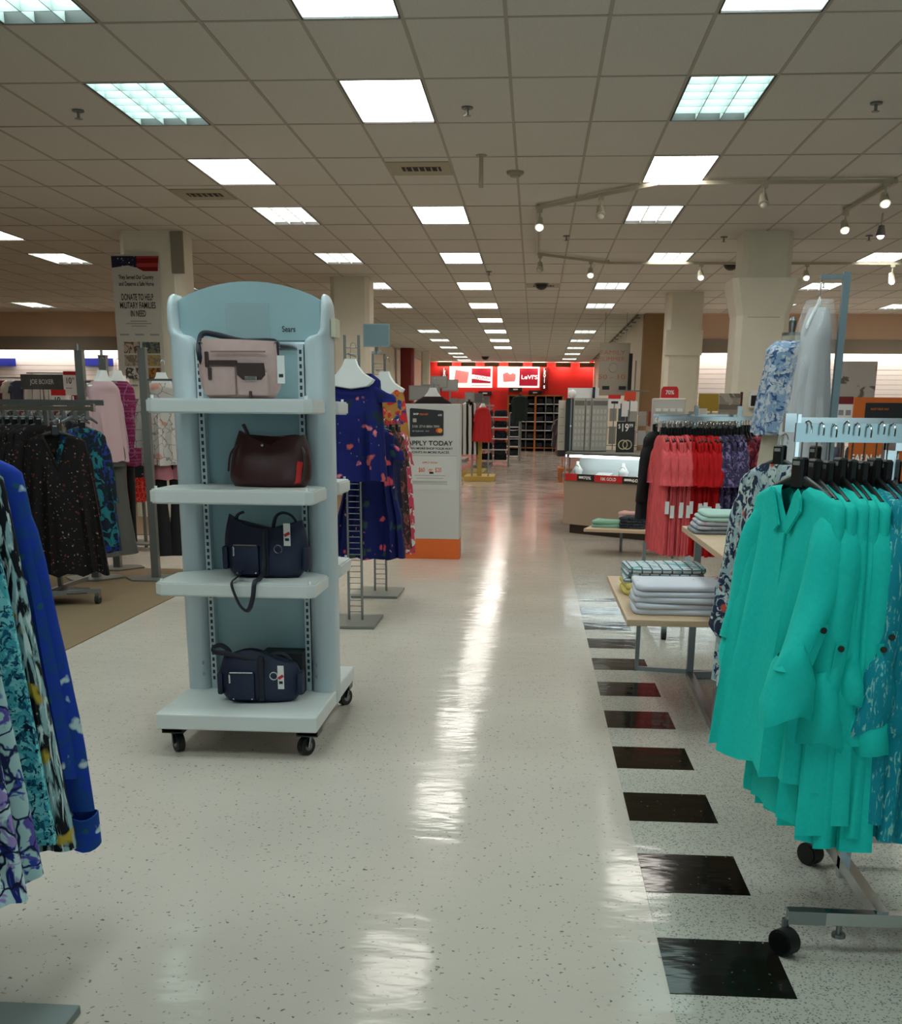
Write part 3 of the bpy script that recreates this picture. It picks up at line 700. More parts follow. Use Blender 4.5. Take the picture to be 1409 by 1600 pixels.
# ------------------------------------------------------------------ ladder stands with dresses
base_grey = M('grey_base_plate', '#7d7d76', .4, .4)
rung_me = MB().cyl((-.043, 0, 0), (.043, 0, 0), .0032, n=6).mesh('rung', steel)
def ladder(lab, x, y, bx0, bx1, by0, by1, top):
    t = thing('ladder_stand', lab, 'display stand', (x, y, 0))
    MB().box(bx0-x, bx1-x, by0-y, by1-y, 0, .02, .003).o('base_plate', base_grey, t)
    for s in (-1, 1): MB().cyl((s*.045, 0, .02), (s*.045, 0, top), .0085, n=10).o('post', steel, t, 30)
    z = .075
    while z < top-.06: put('rung', rung_me, t, (0, 0, z)); z += .0385
    MB().cyl((0, -.14, top-.12), (0, .16, top-.12), .006, n=8).o('hanging_arm', steel, t)
    return t
ladder('front ladder stand on a grey plate carrying navy floral clothes', -1.178, 7.45, -1.33, -1.02, 7.2, 7.68, 1.845)
ladder('rear ladder stand with a blank sign holder on top', -1.185, 8.78, -1.38, -1.02, 8.5, 9.0, 1.80)
sh2 = thing('sign_holder', 'blank grey sign holder on top of the rear ladder stand', 'sign', (at(588, 520, 8.78).x, 8.78, 1.80))
MB().cyl((0, 0, 0), (0, 0, .05), .012, n=8).box(-.035, .035, -.01, .01, .0, .02).o('stem', steel, sh2); box('frame', steel, -.1, .1, -.006, .006, .05, .215, sh2); box('blank_sheet', M('frosted_sheet', '#6f8086', .2), -.093, .093, -.0075, -.0055, .057, .208, sh2)
navy_floral = pat('navy_floral', '#10185c', [('noise', '#1b2a3a', 7, .64), ('spot', '#b8574f', 8, .17), ('spot', '#d7787c', 9, .12), ('spot', '#8fa09a', 17, .06)])
navy_floral2 = pat('navy_floral_large', '#0f1650', [('spot', '#2c4640', 8, .2), ('spot', '#cf4f5c', 8, .2), ('spot', '#e59a9a', 13, .09)])
p = (-1.165, 7.31, 1.685)
inst(BUST_H, 'bust_hanger', 'wide white bust hanger holding the navy floral blouse', 'hanger', p)
inst(shirt(navy_floral, 3, 'short', sl=.10, W=.185, L=.66, hem=.22, neck=.125, slope=.045, d0=.045, d1=.10, nf=4, amp=.02, vneck=.10, npow=6, r=(.075, .085), out=.055), 'blouse', 'navy floral blouse with flutter sleeves on the front ladder stand', 'clothing', (p[0], p[1]+.03, p[2]-.075))
inst(shirt(navy_floral2, 5, 'short', sl=.12, W=.17, L=.87, hem=.245, neck=.08, slope=.07, d0=.05, d1=.12, nf=6, amp=.03, waist=.03, r=(.06, .06), out=.05), 'dress', 'long navy dress with big pink flowers behind the front ladder', 'clothing', (-1.10, 7.66, 1.29), R(-8))
inst(BLACK_H, 'hanger', 'black hanger holding the long navy floral dress', 'hanger', (-1.10, 7.66, 1.30), R(-8))
p = at(607, 596, 8.6)
inst(BUST_H, 'bust_hanger', 'wide white bust hanger holding the bright patterned top', 'hanger', (p.x-.03, 8.62, p.z+.06), R(-12))
bright = pat('bright_abstract', '#c22a2e', [('noise', '#b07a38', 9, .52), ('noise', '#1b3f7c', 11, .6), ('spot', '#dd7a6a', 14, .12)])
inst(shirt(bright, 8, None, W=.15, L=.5, hem=.2, neck=.12, slope=.08, d0=.04, d1=.08, nf=4, vneck=.1), 'sleeveless_top', 'sleeveless top in bright red and orange print on the rear ladder', 'clothing', (p.x-.03, 8.62, p.z-.03), R(-12))
brn = pat('brown_print', '#39292a', [('noise', '#8a4a45', 16, .54), ('spot', '#8d8478', 24, .12)])
pinkfl = pat('pink_white_print', '#c8485c', [('noise', '#d9d2cb', 16, .54), ('spot', '#23283f', 24, .14)])
nblue = pat('navy_small_print', '#141a3e', [('spot', '#a35a5a', 16, .12), ('noise', '#34484c', 10, .62)])
for i, (mt, px, Y, lab, rz, L) in enumerate(((nblue, 610, 7.95, 'navy small-print dress beside the brown dresses', 62, .85), (brn, 622, 8.15, 'brown print dress hanging edge-on beside the apply sign', 66, .83), (pinkfl, 631, 8.35, 'pink and white print dress at the right end of the dresses', 70, .88))):
    x = at(px, 700, Y).x-.045
    inst(shirt(mt, 20+i, 'short', sl=.15, W=.16, L=L, hem=.21, d0=.04, d1=.07, nf=5, amp=.018, r=(.055, .055)), 'dress', lab, 'clothing', (x, Y, 1.24), R(rz))
    inst(BLACK_H, 'hanger', 'black hanger holding a dress on the ladder side arm, %s from the front' % ORD[i], 'hanger', (x, Y, 1.25), R(rz))
t = thing('side_rail', 'short steel rail carrying the print dresses by the ladders', 'rack', (0, 0, 0)); MB().bar((-1.13, 7.46, 1.335), (-1.13, 8.78, 1.335), .016, .03).o('rail', steel, t); MB().bar((-1.13, 7.45, .9), (-1.13, 7.45, 1.34), .01, .01).o('bracket', steel, t)

# ------------------------------------------------------------------ APPLY TODAY kiosk
ax0, ax1, ay = -1.29, -.715, 11.05; aw = ax1-ax0
k = thing('sign_kiosk', 'white credit card sign kiosk with orange base reading APPLY TODAY', 'sign', ((ax0+ax1)/2, ay, 0))
MB().box(-aw/2, aw/2, 0, .3, .195, 1.47, .004).o('cabinet', M('kiosk_white', '#bdbab6', .5), k)
box('orange_base', M('kiosk_orange', '#d9631d', .45), -aw/2-.001, aw/2+.001, -.001, .301, 0, .195, k)
cardm = M('card_black', '#1c1c1e', .4)
cx = -.03
c_ = MB().prism([(cx-.165, 1.42), (cx-.155, 1.43), (cx+.15, 1.41), (cx+.16, 1.40), (cx+.16, 1.185), (cx+.15, 1.178), (cx-.155, 1.165), (cx-.165, 1.175)], -.004, .002).o('card_picture', cardm, k)
text('SHOP', white_ink, c_, cx-.105, 1.376, .016, .05, -.006, bold=.03); text('YOUR WAY', orange_ink, c_, cx-.03, 1.374, .016, .085, -.006, bold=.03); text('citi', white_ink, c_, cx+.125, 1.37, .02, .035, -.006)
box('chip', M('chip_silver', '#a79d96', .4), cx-.135, cx-.1, -.006, -.0035, 1.30, 1.335, c_)
text('5181 2710 8804 7890', M('emboss_grey', '#b9b7b4', .5), c_, cx-.01, 1.262, .022, .26, -.006); text('MR YOUR WAY   12/17', M('emboss_grey', '#b9b7b4'), c_, cx-.06, 1.218, .013, .16, -.006)
MB().cyl((cx+.108, -.0065, 1.225), (cx+.108, -.003, 1.225), .022, n=18).o('mark_disc', M('disc_red', '#c8461a', .5), c_); MB().cyl((cx+.128, -.007, 1.225), (cx+.128, -.003, 1.225), .022, n=18).o('mark_disc', M('disc_amber', '#dd8a22', .5), c_)
text('APPLY TODAY', black_ink, k, 0, 1.108, .042, .44, -.004, bold=.025); text('EARN MORE SHOP YOUR WAY', black_ink, k, 0, 1.058, .02, .44, bold=.02); text('POINTS IN MORE PLACES', black_ink, k, .0, 1.022, .02, .37, bold=.02)
lf = MB().box(-.23, .255, -.003, 0, .67, .99).o('insert_sheet', M('insert_paper', '#c4c1bd', .6), k)
box('rule', grey_ink, -.23, .255, -.0035, -.0028, .988, .991, lf)
text('APPLY NOW', orange_ink, lf, 0, .925, .018, .15, -.005); text('$60   or  $20', orange_ink, lf, .0, .858, .04, .22, -.005, bold=.01)
for z, wd in ((.80, .3), (.775, .26), (.745, .34), (.735, .34), (.72, .34)): box('small_print', M('faint_print', '#a7a4a0', .7), -wd/2, wd/2, -.0045, -.0028, z, z+.007, lf)
box('dark_mark', black_ink, -.005, .035, -.0045, -.0028, .82, .838, lf)

# ------------------------------------------------------------------ jewellery counter
A = Vector((.37, 13.92)); B = Vector((2.05, 12.33)); Dv = (B-A).normalized(); Nn = Vector((-Dv.y, Dv.x))   # Nn points back
jc = thing('jewellery_counter', 'beige jewellery counter with lit glass case and red promo strip', 'counter', (A.x, A.y, 0), math.atan2(Dv.y, Dv.x))
Lc = (B-A).length; beige = grain(M('beige_laminate', '#9d8b78', .5), 4, .03); kick = M('dark_kick', '#32271b', .6)
body = [(0, 0), (Lc, 0), (Lc, 1.2), (1.05, 1.75), (0.0-.9, 1.15)]
ins = [(.06, .06), (Lc-.06, .06), (Lc-.06, 1.1), (1.0, 1.65), (-.8, 1.1)]
MB().prism(ins, 0, .11, 'z').o('kick_base', kick, jc); MB().prism(body, .11, .66, 'z').o('carcass', beige, jc)
MB().prism(body, .93, .955, 'z').o('top_frame', M('case_grey', '#80837f', .3, .6), jc)
MB().prism([(.02, .25), (Lc-.02, .25), (Lc-.02, .27), (.02, .27)], .66, .93, 'z').o('case_back', M('mirror_back', '#c8cccb', .25, .3), jc)
gl = MB().box(.012, Lc-.012, .004, .01, .70, .92).o('front_glass', M('case_glass', '#f2ffff', .02, trans=1, spec=.5), jc)
for x in (0, Lc-.014): box('post', chrome, x, x+.014, 0, .014, .66, .93, jc)
lip = box('lower_trim', chrome, -.005, Lc, -.012, .012, .655, .70, jc)
box('case_tube', M('case_lamp', '#f4fbff', emit=22), .05, Lc-.05, .03, .06, .90, .925, jc)
x = .03; 
for i, (wd, mt, s_) in enumerate(((.19, red_ink, ''), (.27, M('promo_black', '#1c1a1a', .5), '70%'), (.42, red_ink, '10K GOLD'), (.36, M('promo_black'), '60%'), (.3, red_ink, 'GOLD'))):
    pr = box('promo_card', mt, x, x+wd, -.02, -.013, .63, .71, jc)
    if s_: text(s_, white_ink, pr, x+wd*(.6 if '%' in s_ else .5), .67, .034, wd*.42 if '%' in s_ else wd*.55, -.022, bold=.03)
    if '%' in s_: box('small_print', white_ink, x+.03, x+wd*.38, -.0212, -.0198, .66, .685, pr)
    x += wd
# left side of the case (facing the aisle) with the same glazing
dsp = M('display_pad', '#e9e9e6', .5)
for i in range(5):
    x = .12+i*.34+rnd.uniform(-.04, .04)
    t = thing('jewellery_bust' if i % 2 == 0 else 'jewellery_pad', '%s white jewellery display from the left inside the glass case' % ORD[i], 'jewellery display', (A.x+Dv.x*x+Nn.x*.13, A.y+Dv.y*x+Nn.y*.13, .66), math.atan2(Dv.y, Dv.x), 'jewellery displays in the glass case')
    if i % 2 == 0:
        MB().rings([[Vector((math.cos(2*PI*j/12)*r, math.sin(2*PI*j/12)*r*.6, z)) for j in range(12)] for r, z in ((.05, 0), (.06, .04), (.075, .09), (.04, .13), (.02, .16), (.022, .19))]).o('bust', dsp, t, 60)
        MB().torus((0, -.02, .1), .045, .003, 'y', 14).o('necklace', M('gold', '#c9a24b', .25, 1), t, True)
    else:
        MB().prism([(-.05, 0), (.07, 0), (.07, .07), (-.05, .02)], -.11, .11, 'x').o('pad', dsp, t)
        for kk in range(5): MB().torus((-.08+kk*.04, -.03, .035), .01, .002, 'y', 10, 5).o('ring', M('gold'), t, True)
# things on the counter top
ctop = .956
def on_counter(u, v): p_ = A+Dv*u+Nn*v; return (p_.x, p_.y, ctop)
ca = math.atan2(Dv.y, Dv.x)
p0 = at(920, 702, 14.3)
tw = thing('earring_tower', 'tall grey earring tower with three panels on the counter', 'display stand', (p0.x, 14.3, ctop), R(-2))
twm = M('tower_grey', '#a9a8a0', .5); H_ = .63
box('core', M('tower_core_grey', '#8d8c86', .5), -.21, .21, 0, .3, 0, H_, tw)  # core is a darker grey than the panels
for i, (x, wd) in enumerate(((-.135, .14), (-.025, .07), (.115, .2))):
    pn = MB().box(x-wd/2+.004, x+wd/2-.004, -.02, 0, .01, H_-.01, .004).o('panel', twm, tw)
    box('header', M('header_taupe', '#6f6b62', .6), x-wd/2+.012, x+wd/2-.012, -.0225, -.0195, H_-.085, H_-.03, pn)
    for r_ in range(6):
        for c2_ in range(max(1, int(wd/.045))):
            xx = x-wd/2+.03+c2_*.045; box('earring_card', M('tower_card', '#bdbcb4', .6), xx-.014, xx+.014, -.0235, -.0195, .06+r_*.078, .11+r_*.078, pn)
bk = thing('earring_tower', 'narrow black earring tower beside the grey tower', 'display stand', (at(889, 700, 14.5).x, 14.5, ctop)); MB().box(-.055, .055, 0, .25, 0, .63, .006).o('core', black_plastic, bk); box('edge_strip', steel, .0, .02, -.004, 0, 0, .63, bk)
MB().cyl((0.01, -.012, .3), (.01, 0, .3), .012, n=8).o('lock', chrome, bk)
cr = thing('card_display', 'narrow cream card panel at the left end of the counter', 'display stand', (at(876, 700, 14.75).x, 14.75, ctop)); MB().box(-.045, .045, 0, .04, 0, .61, .003).o('panel', M('cream_card', '#cdc6b8', .6), cr)
for i in range(5): box('printed_line', grey_ink, -.03, .03, -.0015, .0005, .1+i*.1, .106+i*.1, cr)
s19 = thing('price_sign', 'black price sign reading $19.99 with hoop earrings', 'sign', (at(976, 700, 13.6).x, 13.6, ctop), R(-3))
hs = .33; box('board', M('sign_black', '#1e1d1c', .5), -.105, .105, -.008, 0, .012, .012+hs+.02, s19); MB().box(-.1, .1, -.04, .04, 0, .012).o('foot', M('clear_acrylic', '#b9bcb8', .2), s19)
text('19', white_ink, s19, -.012, .295, .085, .075, -.0095, bold=.02); text('$', white_ink, s19, -.075, .31, .05, .026, -.0095); text('99', white_ink, s19, .06, .317, .04, .045, -.0095)
for x in (-.025, .025): MB().torus((x, -.012, .1), .05, .006, 'y', 24).o('hoop_picture', M('hoop_cream', '#cfc5a0', .5), s19, True)
lampd = thing('display_case', 'small lit display with white bust on top of the earring tower', 'display stand', (at(900, 615, 14.35).x, 14.35, ctop+.632)); box('back', white_plastic, -.1, .28, .06, .07, 0, .12, lampd); box('post', black_plastic, .2, .23, 0, .05, 0, .13, lampd); MB().sphere((-.05, .0, .05), .05, 1, .6, 1, 12).o('bust', dsp, lampd, True)
# card racks and stands behind the counter sign
def wire_rack(lab, x, y, z0, wd, ht, cols, seed):
    rg = random.Random(seed); t = thing('card_rack', lab, 'display stand', (x, y, z0))
    for xx in (-wd/2, wd/2): MB().bar((xx, 0, 0), (xx, 0, ht), .012, .012).o('upright', steel, t)
    for z in (.05, ht*.45, ht-.05): MB().bar((-wd/2, 0, z), (wd/2, 0, z), .008, .01).o('crossbar', steel, t)
    n = 0
    for r_ in range(2):
        for c_ in range(cols):
            xx = -wd/2+wd*(c_+.5)/cols; z = .07+r_*ht*.47
            MB().box(xx-wd/cols*.4, xx+wd/cols*.4, -.03, -.012, z, z+ht*.36).o('hanging_pack', M('pack%d' % rg.randint(0, 7), rg.choice(['#b6b2aa', '#99938a', '#30323a', '#c9c5bf', '#5b4b45', '#a7a5a2', '#7c2a24', '#46505a']), .6), t)
    return t
wire_rack('wire card rack with packs behind the $19.99 sign', at(957, 660, 15.4).x, 15.4, ctop, .34, .62, 3, 1)
wire_rack('wire card rack with dark bags right of the $19.99 sign', at(1003, 660, 14.9).x, 14.9, ctop, .36, .5, 3, 2)
sr = thing('red_sign', 'small orange-red sign card standing above the card racks', 'sign', (at(984, 625, 15.2).x, 15.2, ctop)); MB().bar((0, 0, 0), (0, 0, .62), .012, .012).o('stem', steel, sr); box('card', M('sale_orange', '#c8401f', .5), -.075, .075, -.006, 0, .62, .73, sr); box('lower_card', paper, -.1, .1, -.006, 0, .42, .61, sr)
sw = thing('price_sign', 'white price card standing left of the orange-red sign', 'sign', (at(960, 620, 15.2).x, 15.2, ctop)); MB().bar((0, 0, 0), (0, 0, .6), .012, .012).o('stem', steel, sw); box('card', paper, -.08, .08, -.006, 0, .52, .66, sw); box('header', red_ink, -.08, .08, -.0075, -.0055, .64, .69, sw); box('printed_line', black_ink, -.04, .05, -.0075, -.0055, .58, .61, sw)
# floor stand with clear earring holders
p0 = at(1042, 650, 14.2)
et = thing('earring_stand', 'white earring cabinet with red sale tag standing on the jewellery counter', 'display stand', (p0.x, 14.0, ctop))
MB().box(-.19, .19, 0, .22, 0, .63, .01).o('cabinet', M('spinner_white', '#c3c0b8', .4), et)
for r_ in range(4):
    for c_ in range(4): box('earring_holder', white_plastic, -.16+c_*.085, -.1+c_*.085, -.012, .0, .48-r_*.13, .515-r_*.13, et)
rt = MB().prism([(-.105, .635), (.105, .635), (.1, .735), (.08, .765), (-.08, .765), (-.1, .735)], .05, .06).o('sale_tag', red_ink, et); text('70%', white_ink, rt, 0, .70, .045, .1, .047, bold=.03)
# perfume and packs counter further right, panel sign
bc = thing('back_counter', 'low counter with small goods in front of the far slat wall', 'counter', (2.1, 15.9, 0)); MB().box(-.55, .35, 0, .5, 0, 1.28, .006).o('carcass', beige, bc); box('top', M('case_grey'), -.57, .37, -.02, .52, 1.28, 1.31, bc)
for i, (px, wd, ht, col, lab) in enumerate(((1098, .1, .18, '#d9d7d2', 'silver and white gift box, first on the back counter'), (1115, .16, .12, '#c9b458', 'yellow gift box, second on the back counter'), (1135, .12, .16, '#a59c8c', 'beige gift box, third on the back counter'), (1082, .09, .14, '#8b9398', 'grey gift box at the left end of the back counter'))):
    p0 = at(px, 650, 16.1); t = thing('gift_box', lab, 'box', (p0.x, 16.1, 1.31)); MB().box(-wd/2, wd/2, 0, .08, 0, ht, .004).o('carton', M('gift%d' % i, col, .4), t); MB().box(-wd/2-.004, wd/2+.004, -.004, .084, ht*.75, ht+.004, .002).o('lid', M('gift_lid%d' % i, col, .3), t)
yb = thing('backlit_sign', 'yellow panel sign standing above the back counter', 'sign', (at(1112, 622, 16.3).x, 16.3, 1.31)); box('panel', M('yellow_panel', '#a98d2c', .5), -.18, .18, -.01, .01, .15, .38, yb); MB().bar((0, 0, 0), (0, 0, .16), .02, .02).o('stem', steel, yb)
sp = thing('panel_sign', 'slanted grey photo panel with dark red edge by the column', 'sign', (at(1138, 650, 14.6).x, 14.6, 0), R(28)); box('panel', pat('panel_photo', '#9b9488', [('bandz', '#7b7368', 2.2, .6), ('noise', '#b3ada2', 6, .55)], randomise=False), -.16, .16, -.006, .006, 1.24, 1.66, sp); box('edge', M('wine_edge', '#5d2626', .5), .16, .19, -.008, .008, 1.24, 1.68, sp); MB().bar((0, .02, 0), (0, .02, 1.3), .02, .02).o('pole', steel, sp); MB().box(-.15, .15, -.1, .14, 0, .012).o('foot', steel, sp)
bb = thing('wall_screen', 'small black screen fixed to the big right column', 'screen', (at(1182, 624, 15.25).x, 15.25, 1.5)); MB().box(-.09, .09, -.05, .045, 0, .2, .006).o('case', white_plastic, bb); box('glass', black_plastic, -.08, .08, -.053, -.049, .02, .15, bb)

# ------------------------------------------------------------------ coral / red / purple rack
RY = 8.15
rk = thing('clothes_rack', 'chrome rack carrying coral, red and purple blouses', 'rack', (0, 0, 0))
MB().bar((.855, RY, 1.352), (1.44, RY, 1.352), .014, .028).o('rail', chrome, rk); MB().bar((.855, RY+.35, 1.37), (1.44, RY+.35, 1.37), .014, .028).o('rail', chrome, rk)
for x in (1.13, 1.43): MB().bar((x, RY+.15, .12), (x, RY+.15, 1.44), .03, .03).o('post', chrome, rk)
MB().bar((.805, RY+.0, .1), (.805, RY+.0, .5), .025, .025).o('leg', steel, rk)
wh, fk = MB(), MB()
MB().bar((.83, 7.1, .10), (.83, 8.7, .10), .03, .035).o('base_bar', steel, rk); MB().bar((.8, 7.12, .10), (1.55, 7.12, .10), .03, .035).o('base_bar', steel, rk); MB().bar((.8, 8.6, .10), (1.55, 8.6, .10), .03, .035).o('base_bar', steel, rk)
for x, y in ((.85, 7.08), (1.5, 7.08), (.85, 8.62), (1.5, 8.62)):
    c_ = MB().box(x-.016, x+.016, y-.02, y+.02, .05, .09).o('caster', steel, rk); MB().cyl((x-.014, y, .038), (x+.014, y, .038), .038, n=16).o('wheel', rubber, c_, 30)
coral = grain(M('coral_crinkle', '#d6565a', .8, spec=.2), 18, .2, (3, 3, .6)); redm = grain(M('red_crinkle', '#b51014', .8, spec=.2), 18, .2, (3, 3, .6)); purp = pat('purple_print', '#3d3350', [('noise', '#7b6a93', 26, .55), ('noise', '#201b2c', 14, .6)])
kw = dict(sl=.24, W=.17, L=.80, hem=.24, d0=.018, d1=.022, nf=6, amp=.011, r=(.058, .05), out=.045, flare=.03, wave=.015)
base_pr = [shirt(coral, 40+i, 'mid', **kw) for i in range(3)]
base_pr[1].append(price_tag(.232, .004, -.44)); base_pr[2].append(price_tag(.228, -.004, -.46))
def recolour_all(pr, mt): return recolour(pr, {'body': mt, 'sleeve': mt})
sets = [('coral', base_pr), ('red', [recolour_all(p_, redm) for p_ in base_pr]), ('purple print', [recolour_all(shirt(coral, 47, 'mid', **dict(kw, L=.52)), purp)])]
x = .88
for cname, prs in sets:
    for i in range(9 if cname != 'purple print' else 8):
        z = 1.24+rnd.uniform(-.008, .008); rz = R(-82+rnd.uniform(-5, 5))
        inst(prs[i % len(prs)], 'blouse', '%s blouse, %s from the left among the %s blouses' % (cname, ORD[i], cname), 'clothing', (x, RY, z), rz, '%s blouses on the chrome rack' % cname)
        inst(BLACK_H, 'hanger', 'black hanger of the %s %s blouse from the left on the chrome rack' % (ORD[i], cname), 'hanger', (x, RY, z+.008), rz, 'hangers of the %s blouses' % cname)
        x += .0215
blk = M('black_knit', '#0b0b0d', .85)
inst(shirt(blk, 60, 'long', sl=.4, W=.17, L=.62, hem=.2, d0=.03, d1=.04), 'blouse', 'black blouse behind the coral blouses at the rack end', 'clothing', (.87, RY+.35, 1.26), R(60))
inst(BLACK_H, 'hanger', 'black hanger holding the black blouse behind the coral ones', 'hanger', (.87, RY+.35, 1.265), R(60))
for i in range(12):
    inst(GREY_H, 'hanger', 'empty grey hanger, %s from the left on the coral rear rail' % ORD[i], 'hanger', (.93+i*.04, RY+.35, 1.27), R(84+rnd.uniform(-6, 6)), 'empty hangers on the rear rail')
# red floral blouses on a rack further right
red_fl = pat('red_floral', '#7e2a38', [('noise', '#a8505c', 14, .52), ('noise', '#3a1620', 17, .6), ('spot', '#b98a96', 20, .12)])
RX = at(1200, 655, 8.9).x
r2 = thing('clothes_rack', 'chrome rack carrying red floral blouses behind the teal shirts', 'rack', (0, 0, 0))
MB().bar((RX-.45, 8.9, 1.36), (RX+.6, 8.9, 1.36), .014, .03).o('rail', chrome, r2); MB().bar((RX-.2, 8.95, .03), (RX-.2, 8.95, 1.42), .03, .03).o('post', chrome, r2); MB().bar((RX+.5, 8.95, .03), (RX+.5, 8.95, 1.42), .03, .03).o('post', chrome, r2); MB().box(RX-.3, RX+.6, 8.7, 9.2, 0, .03).o('base', steel, r2)
prf = shirt(red_fl, 66, 'mid', sl=.28, W=.19, L=.62, hem=.24, d0=.025, d1=.05, nf=5, r=(.07, .06), out=.07)
for i in range(5):
    x = RX-.12+i*.085
    inst(prf, 'blouse', 'red floral blouse, %s from the left behind the teal shirts' % ORD[i], 'clothing', (x, 8.9, 1.23), R(35+i*9), 'red floral blouses')
    inst(BLACK_H, 'hanger', 'black hanger of the %s red floral blouse from the left' % ORD[i], 'hanger', (x, 8.9, 1.238), R(35+i*9), 'hangers of the red floral blouses')
for i in range(14):
    inst(BLACK_H, 'hanger', 'empty black hanger, %s from the left above the red floral blouses' % ORD[i], 'hanger', (RX-.4+i*.02, 8.9, 1.262), R(88+rnd.uniform(-5, 5)), 'empty black hangers')

# ------------------------------------------------------------------ nesting tables with folded clothes
chq = M('dull_chrome', '#7c7c79', .33, 1)
LT, UT = .512, .805
dt = thing('display_table', 'two-tier birch display table with chrome frame piled with folded shirts', 'table', (.42, 4.72, 0))
MB().box(0, .75, .11, 1.51, LT-.028, LT, .003).o('lower_top', wood, dt); MB().box(.37, 1.12, 0, 1.35, UT-.028, UT, .003).o('upper_top', wood, dt)
for x, y in ((.42, .17), (.45, 1.27), (1.07, .17), (1.07, 1.27)): MB().bar((x, y, 0), (x, y, UT-.028), .035, .035).o('leg', chq, dt)
MB().bar((.18, 1.43, 0), (.18, 1.43, LT-.028), .022, .022).o('leg', chq, dt); MB().bar((.18, 1.43, .012), (1.07, 1.27, .012), .022, .022).o('runner', chq, dt)
for a, b in (((.42, .17, .02), (.45, 1.27, .02)), ((.42, .17, .02), (1.07, .17, .02)), ((.45, 1.27, .02), (1.07, 1.27, .02)), ((1.07, .17, .02), (1.07, 1.27, .02))): MB().bar(a, b, .035, .035).o('runner', chq, dt)
def folded(name, lab, mat, x, y, z, w_, d_, h, rz=0, seed=0, group=None, cat='clothing'):
    rg = random.Random(seed); R_ = []; n = 40; ph = rg.uniform(0, 6)
    for zz, k in ((0, .97), (h*.25, 1.0), (h*.55, 1.0), (h*.85, .985), (h, .94), (h*1.02, .6)):
        ring = []
        for j in range(n):
            a = 2*PI*j/n; c, s = math.cos(a), math.sin(a)
            e = .22
            xx = sgn(c)*abs(c)**e*w_/2*k; yy = sgn(s)*abs(s)**e*d_/2*k
            wob = 1+.012*math.sin(3*a+ph)+.01*math.sin(7*a+ph*2)
            ring.append(Vector((xx*wob, yy*wob, zz+h*.10*math.sin(2*a+ph)*zz/h+h*.06*math.sin(5*a+ph)*zz/h)))
        R_.append(ring)
    t = thing(name, lab, cat, (x, y, z), rz, group)
    MB().rings(R_).o('folded_body', mat, t, 60)
    return t
white_print = pat('white_flower_print', '#c9c8d2', [('spot', '#2b3f78', 7, .10), ('spot', '#5c7f86', 9, .06)])
white_c = M('white_cotton', '#c6c6cf', .85, spec=.2)
plaid = pat('plaid_print', '#c3cdd2', [('noise', '#7fb3b8', 7, .58), ('bandx', '#4b545c', 6.5, .93), ('bandy', '#4b545c', 5.5, .93), ('bandz', '#5b646c', 14, .8)])
yellow = M('soft_yellow_cotton', '#cbb765', .85, spec=.2)
z = LT
for i in range(5):
    folded('folded_shirt', 'folded white shirt, %s from the bottom of the front pile' % ORD[i] if i < 4 else 'folded white shirt with blue flowers topping the front pile', white_print if i == 4 else white_c, .66+rnd.uniform(-.006, .006), 5.12+rnd.uniform(-.006, .006), z, .40, .34, .026, R(rnd.uniform(-3, 3)), i, 'front pile of white shirts'); z += .0265
z = LT
for i in range(2): folded('folded_shirt', 'folded yellow shirt, %s one under the plaid shirts' % ('lower', 'upper')[i], yellow, .66, 5.68, z, .40, .36, .028, R(i*2), 20+i, 'yellow shirts under the plaid ones'); z += .0285
for i in range(3): folded('folded_shirt', 'folded white and grey plaid shirt, %s of the rear pile' % ('lowest', 'middle', 'topmost')[i], plaid, .655+i*.004, 5.70, z, .39, .34, .025, R(i*2-2), 30+i, 'plaid shirts on the lower tier'); z += .0255
rl = thing('folded_shirt', 'small folded red shirt at the back of the lower table tier', 'clothing', (1.0, 5.95, LT)); MB().box(-.09, .09, -.1, .1, 0, .03, .012, 3).o('folded_body', redm, rl, 50)
mint = M('mint_cotton', '#a9c4bb', .85, spec=.2); greyl = pat('grey_pink_print', '#a8a5ab', [('spot', '#b57a8a', 8, .10), ('noise', '#8c8f99', 9, .58)]); greyd = M('grey_cotton', '#77797f', .85)
pinkp = M('pale_pink_cotton', '#c4b3b4', .85)
z = UT
for i, (mt, lab) in enumerate(((greyd, 'folded dark grey shirt at the bottom of the upper table pile'), (greyl, 'folded pale grey shirt low in the upper table pile'), (greyl, 'folded pale grey shirt under the mint shirts'), (mint, 'lower folded mint shirt of the upper table pile'), (mint, 'folded mint shirt topping the upper table pile'))):
    folded('folded_shirt', lab, mt, 1.06-.012*(4-i), 5.78, z, .44, .34, .02, R(rnd.uniform(-2, 2)), 40+i, 'pile on the upper tier'); z += .0205
z = UT
for i in range(2): folded('folded_shirt', 'folded pale pink shirt, %s one near the table front' % ('lower', 'upper')[i], pinkp, 1.12, 5.12, z, .42, .33, .018, R(i*3), 50+i, 'pale pink shirts on the upper tier'); z += .0185
